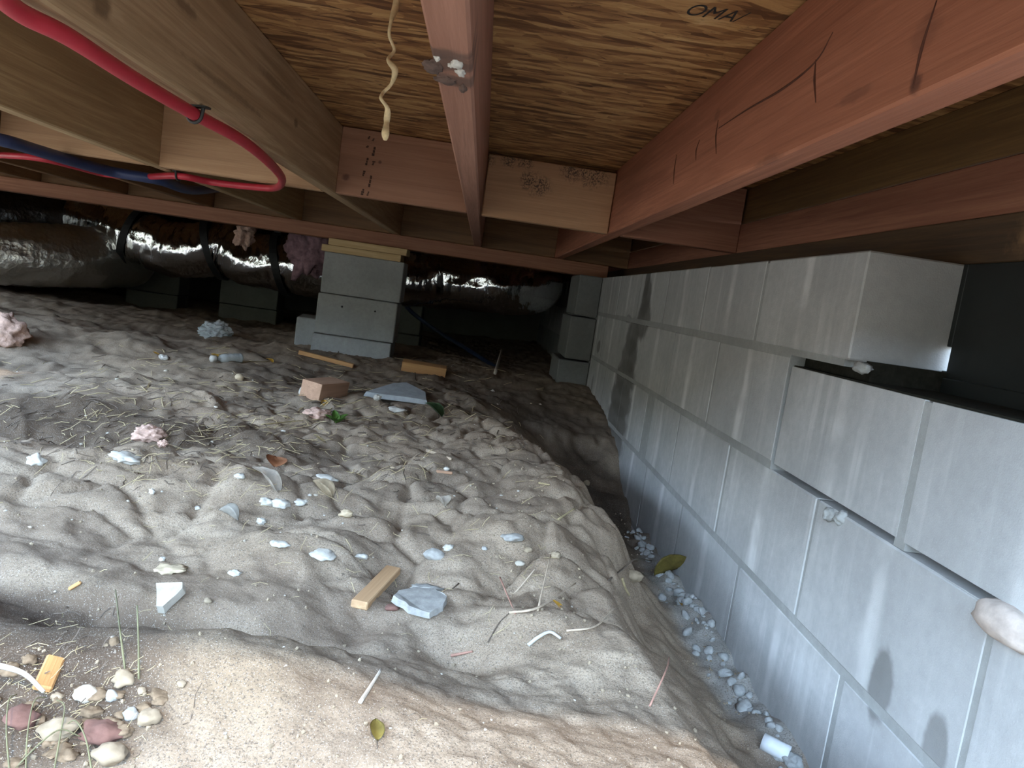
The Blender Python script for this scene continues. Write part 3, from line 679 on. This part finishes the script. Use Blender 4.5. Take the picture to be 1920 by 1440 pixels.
# ------------------------------------------------------------------ pipes
zp = .194
rp = [on_z(px, py, zp) for px, py in ((-60, -70), (30, 18), (130, 70), (255, 150), (365, 214), (452, 262), (505, 305), (529, 336), (516, 352), (470, 350), (400, 342), (335, 330), (270, 331), (200, 327), (140, 312), (75, 297), (0, 291), (-150, 288))]
rp = [Vector(p) for p in rp]
red = empty('red_pipe', rp[4], label='red plastic water pipe looping back under the joists', cat='pipe')
link('tube', tube_me([p-rp[4] for p in catmull(rp, 12)], .0095, 14), M['red_pipe'], parent=red)
c1 = on_z(362, 229, zp-.004)
for pt, sc in ((rp[4], 1.0), (rp[11], 1.0)):
    bm = bmesh.new()
    pts = [Vector((math.cos(a)*.0125, 0, math.sin(a)*.0125)) for a in np.linspace(math.pi*1.1, -.1*math.pi, 9)]
    for a, b in zip(pts, pts[1:]):
        pass
    pp = [Vector((-.0135, 0, .012))]+[Vector((math.cos(a)*.0120, 0, math.sin(a)*.0120)) for a in np.linspace(math.pi, 2*math.pi, 9)]+[Vector((.0135, 0, .012))]
    tube(bm, pp, .0028, 6)
    add_box(bm, -.020, .022, -.006, .006, .0095, .0125)
    me = mesh_of(bm); o = link('pipe_clip', me, M['dark_metal'], parent=red, loc=pt-rp[4], rot=(0, 0, -.25 if pt is rp[4] else 1.25), label='dark pipe clip')
zb = .19
bp = [on_z(px, py, zb) for px, py in ((-260, 225), (-100, 246), (0, 262), (70, 282), (140, 303), (210, 322), (300, 338))]
bp += [Vector((-1.06, 2.75, .198)), Vector((-1.09, 3.2, .26)), Vector((-1.09, 3.7, .32))]
me = tube_me(catmull(bp, 12), .0155, 14); c = centre(me)
link('blue_pipe', me, M['blue_pipe'], loc=c, label='thick dark blue pipe under the joists at the left edge', cat='pipe')
h = [Vector(p) for p in ((-.50, 4.75, -.02), (-.46, 4.62, -.15), (-.28, 4.42, -.25), (-.05, 4.22, -.335), (.126, 4.07, -.40), (.22, 3.99, -.42))]
me = tube_me(catmull(h, 8), .012, 10); c = centre(me)
link('blue_hose', me, M['deep_blue'], loc=c, label='thin dark blue hose slanting to the ground right of the pier', cat='hose')

# hanging root strand
hp = [on_y(px, py, 1.0) for px, py in ((748, -60), (742, 0), (735, 40), (731, 68), (738, 90), (728, 112), (742, 134), (733, 155), (718, 172), (716, 188), (726, 203), (724, 225), (724, 250), (723, 264))]
hp = [Vector((p.x, p.y + .008*math.sin(i*1.9), p.z)) for i, p in enumerate(hp)]
hp[0].z = ZC; hp[0].x += .0
def hr(i, f): return .0022 + .0022*max(0, math.sin(f*math.pi*5.5))**2 + (.0028 if f > .86 else 0)*math.sin(min(1, (1-f)/.14)*math.pi)
me = tube_me(catmull(hp, 8), hr, 9); c = centre(me)
root = link('hanging_root', me, M['root'], loc=c, label='pale twisted dry strand hanging down from the subfloor', cat='root')

# ------------------------------------------------------------------ debris on the sand
def sit(o, p, sink=0.0):
    """lower o so the lowest point is on the ground at p"""
    o.location = Vector((p.x, p.y, gz(p.x, p.y)-sink)); return o
def rock(px, py, w_, h_, mat, label, name='stone', cat='stone', group=None, sd=None, amp=.28, fr=1.3, sub=3, depth=None, sink=.25):
    p = gp(px, py); k = scale_at(p); rx = w_*k/2; rz = h_*k/2*.8; ry = (depth*k/2 if depth else rx*.85)
    me = lump_me(rx, ry, rz, sd if sd is not None else px*.37+py*.11, amp, sub, fr)
    return link(name, me, mat, loc=(p.x, p.y, p.z+rz*(1-2*sink)), rot=(random.uniform(-.2, .2), random.uniform(-.2, .2), random.uniform(-.5, .5)), label=label, cat=cat, group=group)
def plank(p0, p1, wpx, tpx, mat, label, name, cat, lift=.3, roll=0, bev=.0015):
    a, b = gp(*p0), gp(*p1); k = scale_at((a+b)/2); L = max((b-a).length, 1e-3)
    W, T = wpx*k, tpx*k
    me = box_me(W, L, T, bev)
    co = [v.co for v in me.vertices]
    for v in me.vertices:
        n = mnoise.noise_vector(v.co*60+Vector((px_seed(p0), 0, 0))); v.co += n*min(W, T)*.04
    o = link(name, me, mat, label=label, cat=cat)
    y = (b-a).normalized(); z = Vector((0, 0, 1)); x = y.cross(z).normalized(); z = x.cross(y)
    o.matrix_world = Matrix.Translation((a+b)/2 + Vector((0, 0, T*lift))) @ Matrix((x, y, z)).transposed().to_4x4() @ Matrix.Rotation(roll, 4, 'Y')
    return o
def px_seed(p): return p[0]*.013+p[1]*.007
def polyslab(px, py, outline, tpx, mat, label, name, cat, tilt=(0, 0), lift=.4, jag=.0):
    """flat chip: outline in photograph-pixel offsets as seen on the ground (x right, y away)"""
    p = gp(px, py); k = scale_at(p); T = tpx*k
    bm = bmesh.new(); n = len(outline)
    lo = [bm.verts.new((x*k*1.0, y*k, -T/2)) for x, y in outline]; hi = [bm.verts.new((x*k*.94, y*k*.94, T/2+random.uniform(-.15, .15)*T)) for x, y in outline]
    bm.faces.new(lo[::-1]); bm.faces.new(hi)
    for i in range(n): bm.faces.new((lo[i], lo[(i+1) % n], hi[(i+1) % n], hi[i]))
    bmesh.ops.subdivide_edges(bm, edges=bm.edges[:], cuts=2, use_grid_fill=True)
    for v in bm.verts: v.co += mnoise.noise_vector(v.co*90+Vector((px, py, 0)))*T*(.12+jag)
    bmesh.ops.recalc_face_normals(bm, faces=bm.faces[:])
    return link(name, mesh_of(bm), mat, loc=(p.x, p.y, p.z+T*lift), rot=(tilt[0], tilt[1], 0), label=label, cat=cat)
def leaf_me(L, W, curl=.25, wave=.1, sd=0, n=12, m_=5):
    bm = bmesh.new(); rows = []
    for i in range(n+1):
        t = i/n; wd = W*(math.sin(math.pi*t**.8)**.8 if 0 < t < 1 else .02)
        row = []
        for j in range(-m_, m_+1):
            u = j/m_
            z = abs(u)**1.6*wd*curl + L*wave*math.sin(t*3+sd) + .06*W*mnoise.noise(Vector((t*5, u*3, sd)))
            row.append(bm.verts.new((u*wd/2, (t-.5)*L, z)))
        rows.append(row)
    for a, b in zip(rows, rows[1:]):
        for j in range(len(a)-1): bm.faces.new((a[j], a[j+1], b[j+1], b[j]))
    g = bm.faces[:]; ex = bmesh.ops.solidify(bm, geom=g, thickness=max(.0005, W*.02))
    return mesh_of(bm, smooth=True)
def leaf(px, py, wpx, hpx, mat, label, yaw=0, tilt=(0, 0), curl=.25, wave=.1, name='fallen_leaf', cat='leaf', lift=.15, stem=True, group=None):
    p = gp(px, py); k = scale_at(p); L, W = wpx*k, hpx*k
    e = empty(name, (p.x, p.y, p.z+W*lift), label=label, cat=cat, group=group)
    e.rotation_euler = (tilt[0], tilt[1], yaw)
    link('blade', leaf_me(L, W, curl, wave, px*.1), mat, parent=e)
    if stem:
        z0 = L*wave*math.sin(px*.1)
        pts = [Vector((0, -L*.5-L*.25*(1-t), z0*.9)) if t < 1 else Vector((0, -L*.45, z0)) for t in (0, .5, 1)]
        link('stalk', tube_me(pts, max(.0006, W*.02), 6), M['twig_dark'], parent=e)
    return e
def stick(pts_px, rpx, mat, label, name='twig', cat='twig', lifts=None, group=None, seg=7):
    P = []
    for i, (px, py) in enumerate(pts_px):
        p = gp(px, py); k = scale_at(p); P.append(p+Vector((0, 0, rpx*k*.6+(lifts[i] if lifts else 0))))
    k = scale_at(P[0])
    me = tube_me(catmull(P, 6), lambda i, f: rpx*k*(1-.35*f), seg); c = centre(me)
    return link(name, me, mat, loc=c, label=label, cat=cat, group=group)

# wood pieces
plank((672, 1146), (736, 1078), 32, 16, M['offcut'], 'tan wood offcut lying on the sand left of the grey flaky slab', 'wood_offcut', 'wood', .7)
plank((560, 664), (662, 690), 9, 8, M['offcut_orange'], 'thin orange wood slat lying at the foot of the pier', 'wood_strip', 'wood', .5)
plank((753, 692), (835, 706), 22, 18, M['offcut_orange'], 'splintered orange wood chunk right of the pier foot', 'wood_chunk', 'wood', .5, .2)
plank((580, 748), (634, 742), 42, 34, M['offcut_pink'], 'short square wood block above the pink wool clump', 'wood_block', 'wood', .45, .1)
plank((78, 1300), (104, 1240), 34, 14, M['offcut_orange'], 'orange-brown wood flake among the stones at lower left', 'wood_flake', 'wood', .5, .3)
plank((128, 1108), (152, 1094), 10, 6, M['offcut_orange'], 'small orange wood splinter at the left in grey sand', 'wood_splinter', 'wood', .5)
plank((818, 886), (848, 889), 7, 5, M['offcut_pink'], 'small brown wood chip on the mound in the middle', 'wood_chip', 'wood', .5)
rock(448, 711, 16, 16, M['cream'], 'small round yellowish wood slice on the dirt', 'wood_slice', 'wood', amp=.1, depth=10)
stick([(928, 702), (938, 676)], 3.5, M['leaf_pale'], 'short pale stick standing upright in the sand right of the pier', 'upright_stick', 'twig', [0, .06])
# slabs
polyslab(790, 1130, [(-58, -18), (-20, -62), (20, -70), (45, -30), (52, 30), (20, 66), (-22, 58), (-50, 22)], 11, M['stone_grey'], 'grey flaky concrete slab beside the tan wood offcut', 'concrete_slab', 'slab', (-.05, .05), .45, .15)
rock(735, 1142, 30, 16, M['clay'], 'small brown stone under the edge of the grey flaky slab')
rock(800, 1106, 60, 16, M['stone_grey'], 'dark rough concrete flake on the back of the grey slab', 'concrete_flake', 'stone', amp=.5, fr=2.5, depth=50)
polyslab(745, 752, [(-62, -18), (58, -12), (50, 50), (5, 110), (-20, 95)], 9, M['slate'], 'flat grey board scrap lying right of the square wood block', 'board_scrap', 'board', (.1, 0), .9)
polyslab(312, 1124, [(-26, 18), (26, 22), (30, 8), (8, -40), (-6, -38)], 16, M['stone_white'], 'white triangular stone in grey sand at the left', 'stone', 'stone', (.5, -.1), .8)
# stones
rock(390, 1129, 15, 14, M['stone_beige'], 'small pinkish pebble right of the white triangular stone')
rock(160, 1308, 46, 40, M['stone_white'], 'smooth white stone at lower left behind the red clay')
rock(206, 1422, 66, 52, M['stone_beige'], 'large beige stone at the bottom edge, lower left')
rock(278, 1352, 46, 40, M['stone_beige'], 'rounded beige stone right of the red clay clod')
rock(245, 1345, 30, 32, M['stone_grey'], 'olive grey pebble between clay clod and beige stone')
rock(266, 1298, 18, 18, M['stone_beige'], 'small beige pebble behind the rounded beige stone')
rock(232, 1280, 40, 36, M['stone_beige'], 'sandy clod below the grass blades at lower left', 'clod', 'clod', amp=.5)
rock(210, 1310, 26, 28, M['stone_grey'], 'grey pebble right of the smooth white stone')
rock(340, 1285, 20, 16, M['stone_beige'], 'tan pebble at the edge of the pale sand mound')
rock(195, 1380, 80, 42, M['clay'], 'dark red clay clod among the stones at lower left', 'clod', 'clod', amp=.4)
rock(110, 1375, 70, 46, M['stone_beige'], 'pinkish dirt clod at the lower left edge', 'clod', 'clod', amp=.5)
rock(40, 1352, 60, 40, M['clay'], 'reddish dirt clod under the pale stick at the left edge', 'clod', 'clod', amp=.5)
rock(108, 1310, 24, 20, M['stone_beige'], 'pale pebble left of the smooth white stone')
rock(815, 1046, 40, 28, M['stone_grey'], 'flat round grey stone in the middle of the sand', depth=30)
rock(840, 1030, 22, 16, M['white'], 'white chip behind the flat round grey stone', 'mortar_chip', 'chip', amp=.5)
rock(1042, 1044, 20, 19, M['stone_beige'], 'pale knobbly stone near the top of the trench slope', amp=.5)
rock(974, 1059, 21, 14, M['stone_white'], 'smooth white pebble left of the knobbly stone')
rock(990, 1034, 16, 15, M['stone_beige'], 'beige pebble behind the smooth white pebble')
rock(960, 1012, 46, 20, M['stone_grey'], 'grey clod at the top of the trench slope', 'clod', 'clod', amp=.4)
rock(1100, 908, 12, 14, M['stone_beige'], 'pale pebble on the rim of the dark trench')
rock(908, 1030, 12, 10, M['stone_grey'], 'small dark pebble left of the grey clod')
rock(1186, 1084, 34, 30, M['stone_beige'], 'brown clod in the trench behind the olive leaf', 'clod', 'clod', amp=.4)
rock(837, 882, 12, 10, M['white'], 'tiny white chip behind the brown wood chip', 'mortar_chip', 'chip')
# clods of dirt between the stones at lower left: alike
rc = random.Random(5)
M['dirt_clod'] = plain('dirt_clod', (.22, .155, .10), .95, .5, 90, spec=.1)
for i in range(46):
    px, py = rc.gauss(150, 110), rc.gauss(1340, 70)
    if not (-20 < px < 360 and 1200 < py < 1440) or (px > 250 and py > 1330): continue
    rock(px, py, rc.uniform(16, 44), rc.uniform(12, 28), M['dirt_clod'], 'brown dirt clod among the stones in the lower left corner', 'clod', 'clod', 'dirt clods in the lower left corner', amp=.5, sink=.4)
# wool and plastic
rock(590, 784, 52, 30, M['pinkwool'], 'pink glass wool clump beside the green sprig', 'insulation_clump', 'insulation', amp=.5, fr=2.5, sub=4)
rock(279, 821, 54, 36, M['pinkwool'], 'pink glass wool clump alone in the dark litter at the left', 'insulation_clump', 'insulation', amp=.45, fr=2.5, sub=4)
rock(5, 640, 74, 84, M['pinkwool'], 'large pink glass wool clump at the left edge', 'insulation_clump', 'insulation', amp=.3, fr=2.6, sub=4)
rock(305, 835, 18, 16, M['pinkwool'], 'small pink glass wool tuft right of the lone clump', 'insulation_clump', 'insulation', amp=.5, fr=2.5, sub=4)
rock(402, 628, 54, 40, M['film'], 'crumpled clear plastic film on the ground left of the pier', 'plastic_film', 'plastic', amp=.38, fr=2.6, sub=5)
# small clear bottle lying down
a, b = gp(398, 682), gp(450, 680); k = scale_at(a)
e = empty('plastic_bottle', a, label='small clear plastic bottle lying on its side left of the pier', cat='bottle'); ax = (b-a); L = ax.length
prf = lambda i, f: 9*k*(.45 if f < .12 else min(1, .45+(f-.12)*4) if f < .26 else 1-.04*math.sin(f*30))
link('bottle_body', tube_me([Vector((0, 0, 9*k))+ax*t for t in np.linspace(.12, 1, 18)], prf, 16), M['film'], parent=e)
link('cap', tube_me([Vector((0, 0, 9*k))+ax*t for t in np.linspace(-.06, .12, 4)], 6*k, 14), M['white'], parent=e, label='white cap')
# leaves and sprigs
e = empty('green_sprig', gp(630, 794), label='small green leafy sprig beside the pink wool', cat='sprig')
k = scale_at(e.location)
for yw, L, tl in ((.4, 34, .7), (-.9, 30, .5), (1.7, 28, .6), (2.8, 24, .4), (-2.0, 26, .5)):
    o = link('leaf', leaf_me(L*k, 15*k, .3, .05, yw), M['leaf_green'], parent=e); o.rotation_euler = (tl, 0, yw)
    o.location = (-math.sin(yw)*L*k*.4, math.cos(yw)*L*k*.4, L*k*.3)
leaf(812, 775, 44, 40, M['leaf_dark'], 'dark green leaf lying right of the flat grey board', 1.2, (.35, 0), .2)
leaf(497, 908, 74, 46, M['leaf_pale'], 'large pale dry leaf on bluish sand in the left middle', 1.3, (.45, .1), .3)
leaf(428, 970, 40, 24, M['white'], 'white curled scrap lying left of the white chips', 1.55, (.2, 0), .9, name='paper_scrap', cat='scrap', stem=False)
leaf(515, 872, 34, 40, M['leaf_rust'], 'rust brown leaf above the pale dry leaf', .3, (.6, .2), .3)
leaf(825, 946, 30, 30, M['leaf_pale'], 'cream crinkled leaf on the dark sand of the mound', .8, (.4, .1), .5)
leaf(1258, 1084, 88, 62, M['leaf_olive'], 'large olive brown leaf in the trench against the wall', .55, (-.75, .5), .12, .04, lift=.35)
leaf(1278, 1134, 40, 18, M['leaf_yellow'], 'small yellow leaf just below the olive leaf in the trench', .1, (.3, .3), .2)
leaf(1048, 1137, 38, 14, M['leaf_yellow'], 'bright yellow leaf bit on the crest beside the crossed twigs', 1.3, (.3, 0), .3, stem=False)
leaf(705, 1372, 70, 30, M['leaf_olive'], 'olive brown dry leaf at the bottom on bright sand', .2, (.15, .1), .3, .05)
leaf(402, 668, 16, 12, M['leaf_yellow'], 'small yellow leaf above the clear bottle', 1.2, (.3, 0), stem=False)
leaf(293, 664, 14, 9, M['leaf_yellow'], 'tiny orange leaf behind the white chip at the left', 1.5, (.3, 0), stem=False)
leaf(505, 678, 20, 10, M['leaf_yellow'], 'dull yellow leaf in the litter below the slat', 1.0, (.3, 0))
leaf(608, 757, 12, 14, M['leaf_yellow'], 'yellow leaf bit in front of the square wood block', .2, (.8, 0), stem=False)
leaf(607, 828, 44, 12, M['straw'], 'straw coloured leaf strip below the green sprig', 1.5, (.2, 0))
leaf(605, 922, 50, 34, M['cream'], 'cream coloured splintered scrap right of the pale dry leaf', 1.4, (.4, 0), .6, name='bark_scrap', cat='scrap', stem=False)
# named pale chips
for px, py, w_, h_, l in ((490, 980, 18, 14, 'white chip in front of the white curled scrap'), (500, 945, 26, 18, 'white foam chip, left of the three in a row'), (526, 948, 34, 20, 'white foam chip, middle of the three in a row'),
                          (563, 945, 28, 16, 'white foam chip, right of the three in a row'), (612, 898, 40, 12, 'long white chip behind the cream scrap'), (648, 968, 26, 18, 'cream chip on the pinkish mound'),
                          (603, 1042, 48, 16, 'white strip-like chip behind the tan offcut'), (525, 1022, 34, 12, 'bluish white chip in the hollow at the left middle'), (307, 673, 20, 12, 'white chip alone on the far dirt'),
                          (285, 925, 12, 14, 'white chip on bluish sand at the left'), (440, 1077, 22, 14, 'white chip behind the long sand hollow'), (320, 1068, 60, 10, 'long cream chip in grey sand at the left'),
                          (304, 1050, 12, 10, 'square white chip behind the long cream chip'), (707, 748, 14, 14, 'white knob at the tip of the flat grey board'), (565, 738, 10, 18, 'white shard left of the square wood block'),
                          (450, 895, 20, 10, 'pale chip left of the large pale leaf'), (370, 955, 14, 10, 'pale chip on the sand left of the curled scrap'), (678, 1045, 24, 12, 'white crumb on the lip of the sand lump'),
                          (740, 772, 40, 16, 'broken white crumbs under the flat grey board'), (235, 860, 60, 18, 'pale cream chip at the edge of the bluish sand'), (68, 868, 34, 26, 'bluish white wad in the dark litter at the left edge')):
    rock(px, py, w_, h_, M['white'] if 'white' in l or 'pale' in l else M['cream'], l, 'mortar_chip', 'chip', amp=.5, fr=1.9, sub=3)
# twigs
stick([(955, 1150), (1010, 1145), (1075, 1119)], 2.6, M['twig'], 'long pale twig, lowest of the crossed twigs on the crest', lifts=[0, .004, .02])
stick([(957, 1112), (968, 1110), (1000, 1086)], 2.0, M['twig'], 'bent pale twig at the back of the crossed twigs', lifts=[0, 0, .015])
stick([(1008, 1146), (1026, 1082)], 2.2, M['twig'], 'straight pale twig standing up among the crossed twigs', lifts=[0, .035])
stick([(935, 1098), (966, 1152)], 1.8, M['twig_red'], 'reddish needle on the left of the crossed twigs', lifts=[.012, 0])
stick([(1062, 1184), (1116, 1178), (1149, 1164)], 2.2, M['twig'], 'pale twig poking over the crest towards the trench', lifts=[0, .002, .02])
stick([(990, 1212), (1010, 1202), (1030, 1196), (1051, 1202)], 4.2, M['white'], 'white curved stick on the near sand', 'curved_stick', lifts=[0, .004, .006, .002])
stick([(845, 1231), (886, 1223)], 3.0, M['twig_red'], 'short brown twig in the hollow of the near sand')
stick([(675, 1319), (694, 1290), (714, 1258)], 4.5, M['leaf_pale'], 'pale straight stick half buried at the bottom middle', 'pale_stick')
stick([(-20, 1290), (40, 1308), (80, 1326)], 6, M['leaf_pale'], 'thick pale stick at the left edge near the stones', 'pale_stick', lifts=[.02, .02, .012])
stick([(800, 850), (845, 866)], 3.4, M['twig'], 'grey brown stick on the mound in the middle', lifts=[.004, .004])
stick([(1166, 1086), (1172, 1104), (1180, 1118)], 3, M['straw'], 'yellow straw in the trench left of the olive leaf')
stick([(1140, 1090), (1165, 1078), (1190, 1068), (1220, 1060)], 2.2, M['twig_dark'], 'dark thin root across the trench', lifts=[0, .01, .02, .01])
stick([(1248, 1056), (1280, 1058), (1310, 1066), (1338, 1076)], 1.8, M['twig_dark'], 'dark wiry twig leaning on the block wall above the olive leaf', lifts=[0, .05, .06, .07])
stick([(1218, 1325), (1243, 1290), (1247, 1275)], 2.0, M['twig_red'], 'thin brown twig standing on the near slope', lifts=[0, .02, .03])
stick([(1046, 975), (1076, 962)], 2.0, M['straw'], 'short straw lying on the mound beside the dark trench', lifts=[0, .008])
stick([(1010, 908), (1030, 912)], 2.0, M['straw'], 'short straw on the dark mound', lifts=[.002, .002])
stick([(860, 1095), (830, 1120)], 1.6, M['twig_dark'], 'dark little twig right of the grey slab', lifts=[0, 0])
stick([(915, 1205), (935, 1170), (955, 1150)], 1.8, M['twig_dark'], 'dark thin twig below the crossed twigs')
stick([(490, 800), (560, 793), (600, 790)], 1.4, M['straw'], 'long straw left of the pink wool clump', lifts=[.004, .004, .004])
stick([(455, 680), (505, 680)], 1.2, M['straw'], 'pale straw right of the clear bottle', lifts=[.002, .002])
for pts, l in ((((235, 1262), (222, 1205), (212, 1160)), 'tall thin grass blade at lower left'), (((260, 1275), (257, 1235), (251, 1203)), 'short grass blade right of the tall one')):
    stick(pts, 2.2, M['grass'], l, 'grass_blade', 'grass', lifts=[0, .014, .034])
for i, pts in enumerate((((48, 1450), (50, 1400), (62, 1350), (85, 1325)), ((100, 1452), (112, 1400), (118, 1360), (105, 1330)), ((172, 1446), (158, 1412), (138, 1388), (120, 1380)), ((18, 1450), (10, 1400), (14, 1350), (30, 1320)), ((30, 1440), (70, 1425), (110, 1405), (150, 1400)))):
    stick(pts, 1.8, M['grass'], 'thin dry grass blade among the clods in the lower left corner', 'grass_blade', 'grass', lifts=[0, .012, .016, .008], group='grass blades in the lower left corner')
# pipe scrap in the trench
a, b = gp(1428, 1398), gp(1478, 1424); k = scale_at(a); ax = b-a
bm = bmesh.new(); pts = [a+ax*t for t in (0, .33, .66, 1)]
tube(bm, pts, 17*k, 24, cap=False); tube(bm, pts, 14.5*k, 24, cap=False)
bm.verts.ensure_lookup_table(); nv = len(bm.verts)//2
for base in (0, 72):
    for i in range(24):
        bm.faces.new([bm.verts[j] for j in (base+i, base+(i+1) % 24, nv+base+(i+1) % 24, nv+base+i)])
bmesh.ops.recalc_face_normals(bm, faces=bm.faces[:]); me = mesh_of(bm, smooth=True); c = centre(me)
link('pipe_scrap', me, M['pvc'], loc=Vector((c.x, c.y, c.z+10*k)), label='short white plastic pipe scrap at the bottom of the trench', cat='pipe')
rock(1486, 1432, 40, 34, M['rubble'], 'grey rubble lump beside the white pipe scrap', 'rubble_lump', 'rubble', amp=.45)
rock(1441, 1354, 17, 17, M['rubble'], 'single squarish mortar lump behind the white pipe scrap', 'rubble_lump', 'rubble', amp=.3)
# mortar rubble along the wall foot: alike lumps
rnd = random.Random(3)
for i in range(110):
    y = rnd.uniform(.95, 2.1); x = WX - .006 - abs(rnd.gauss(0, .028)); r = rnd.choice((.003, .004, .005, .006, .008, .010, .013))
    me = lump_me(r, r*rnd.uniform(.7, 1.4), r*.65, i*1.3, .32, 2, 1.3)
    x = min(x, WX-r*1.05)
    link('rubble_lump', me, M['rubble'], loc=(x, y, gz(x, y)+r*.2), rot=(rnd.random(), rnd.random(), rnd.random()*6),
         label='pale grey mortar lump in the rubble at the foot of the block wall', cat='rubble', group='mortar rubble along the wall foot')
# small chips over the sand: alike
mats = [M['white'], M['stone_white'], M['cream'], M['leaf_pale']]
protos = [lump_me(1, rnd.uniform(.6, 1), .5, 50+i, .5, 2, 1.6) for i in range(12)]
for i, me in enumerate(protos): me.materials.append(mats[i % 4])
for i in range(110):
    px, py = rnd.uniform(0, 1100), 690+750*rnd.random()**1.4
    p = gp(px, py)
    if p.y > 4 or p.x > .3: continue
    r = rnd.choice((1.5, 2, 2.5, 3, 4))*scale_at(p)
    o = link('stone_chip', protos[i % 12], None, loc=(p.x, p.y, p.z+r*.2), rot=(0, 0, rnd.random()*6), label='tiny pale chip scattered over the sand', cat='chip', group='tiny pale chips over the sand')
    o.scale = (r, r, r)

# ------------------------------------------------------------------ uncountable litter
bm = bmesh.new()
def strand(x, y, L, r, yaw, lift):
    z = gz(x, y); dx, dy = math.cos(yaw), math.sin(yaw); cv = rnd.uniform(-.35, .35)/max(L, .01)*.012*4
    pts = []
    for t in (-.5, 0, .5):
        X, Y = x+dx*L*t-dy*L*cv*(t*t), y+dy*L*t+dx*L*cv*(t*t)
        pts.append(Vector((X, Y, gz(X, Y)+r+lift*(t+.5))))
    tube(bm, pts, r, 3)
for i in range(800):
    px, py = (rnd.gauss(420, 260), rnd.gauss(775, 70)) if i < 480 else (rnd.gauss(90, 90), rnd.gauss(1330, 80)) if i < 620 else (rnd.gauss(700, 300), rnd.gauss(930, 150))
    if not (-60 < px < 1060 and 640 < py < 1470): continue
    p = gp(px, py)
    if p.y > 4.2: continue
    k = scale_at(p)
    strand(p.x, p.y, rnd.uniform(12, 42)*k, rnd.uniform(.4, .75)*k, rnd.gauss(.1, .8), rnd.choice((0, 0, .004, .01)))
me = mesh_of(bm); c = centre(me)
link('loose_straw', me, M['straw'], loc=c, label='loose straw and needles scattered over the dirt', cat='straw', kind='stuff')
bm = bmesh.new()
for i in range(700):
    px, py = (rnd.gauss(330, 230), rnd.gauss(800, 50)) if i < 420 else (rnd.gauss(120, 90), rnd.gauss(1300, 80)) if i < 520 else (rnd.gauss(760, 160), rnd.gauss(800, 90))
    if not (-60 < px < 1000 and 660 < py < 1470): continue
    p = gp(px, py); k = scale_at(p)
    if p.y > 4.2: continue
    strand(p.x, p.y, rnd.uniform(8, 30)*k, rnd.uniform(.6, 1.3)*k, rnd.gauss(.2, .9), rnd.choice((0, 0, .003, .008)))
me = mesh_of(bm); c = centre(me)
link('dark_litter', me, M['twig_dark'], loc=c, label='dark broken stems and leaf litter on the dirt', cat='litter', kind='stuff')
bm = bmesh.new()
for i in range(600):
    m_ = i % 3
    if m_ == 0: x, y = WX-abs(rnd.gauss(0, .05))-.004, rnd.uniform(.75, 2.3)
    elif m_ == 1: y = rnd.uniform(.55, 2.2); x = float(np.interp(y, [.5, .74, .95, 1.3, 2.2], [.24, .22, .15, .15, .12]))+rnd.gauss(0, .05)
    else:
        p = gp(rnd.uniform(0, 1000), rnd.uniform(760, 1440)); x, y = p.x, p.y
    if x > WX-.006: continue
    r = rnd.uniform(.0008, .0024)
    vs = bmesh.ops.create_icosphere(bm, subdivisions=1, radius=r, matrix=Matrix.Translation((x, y, gz(x, y)+r*.3)))['verts']
    for v in vs: v.co += Vector((rnd.uniform(-1, 1), rnd.uniform(-1, 1), rnd.uniform(-1, 1)))*r*.3
me = mesh_of(bm); c = centre(me)
link('sand_crumbs', me, M['stone_beige'], loc=c, label='small crumbs of sand and mortar strewn over the mound and the slope', cat='gravel', kind='stuff')
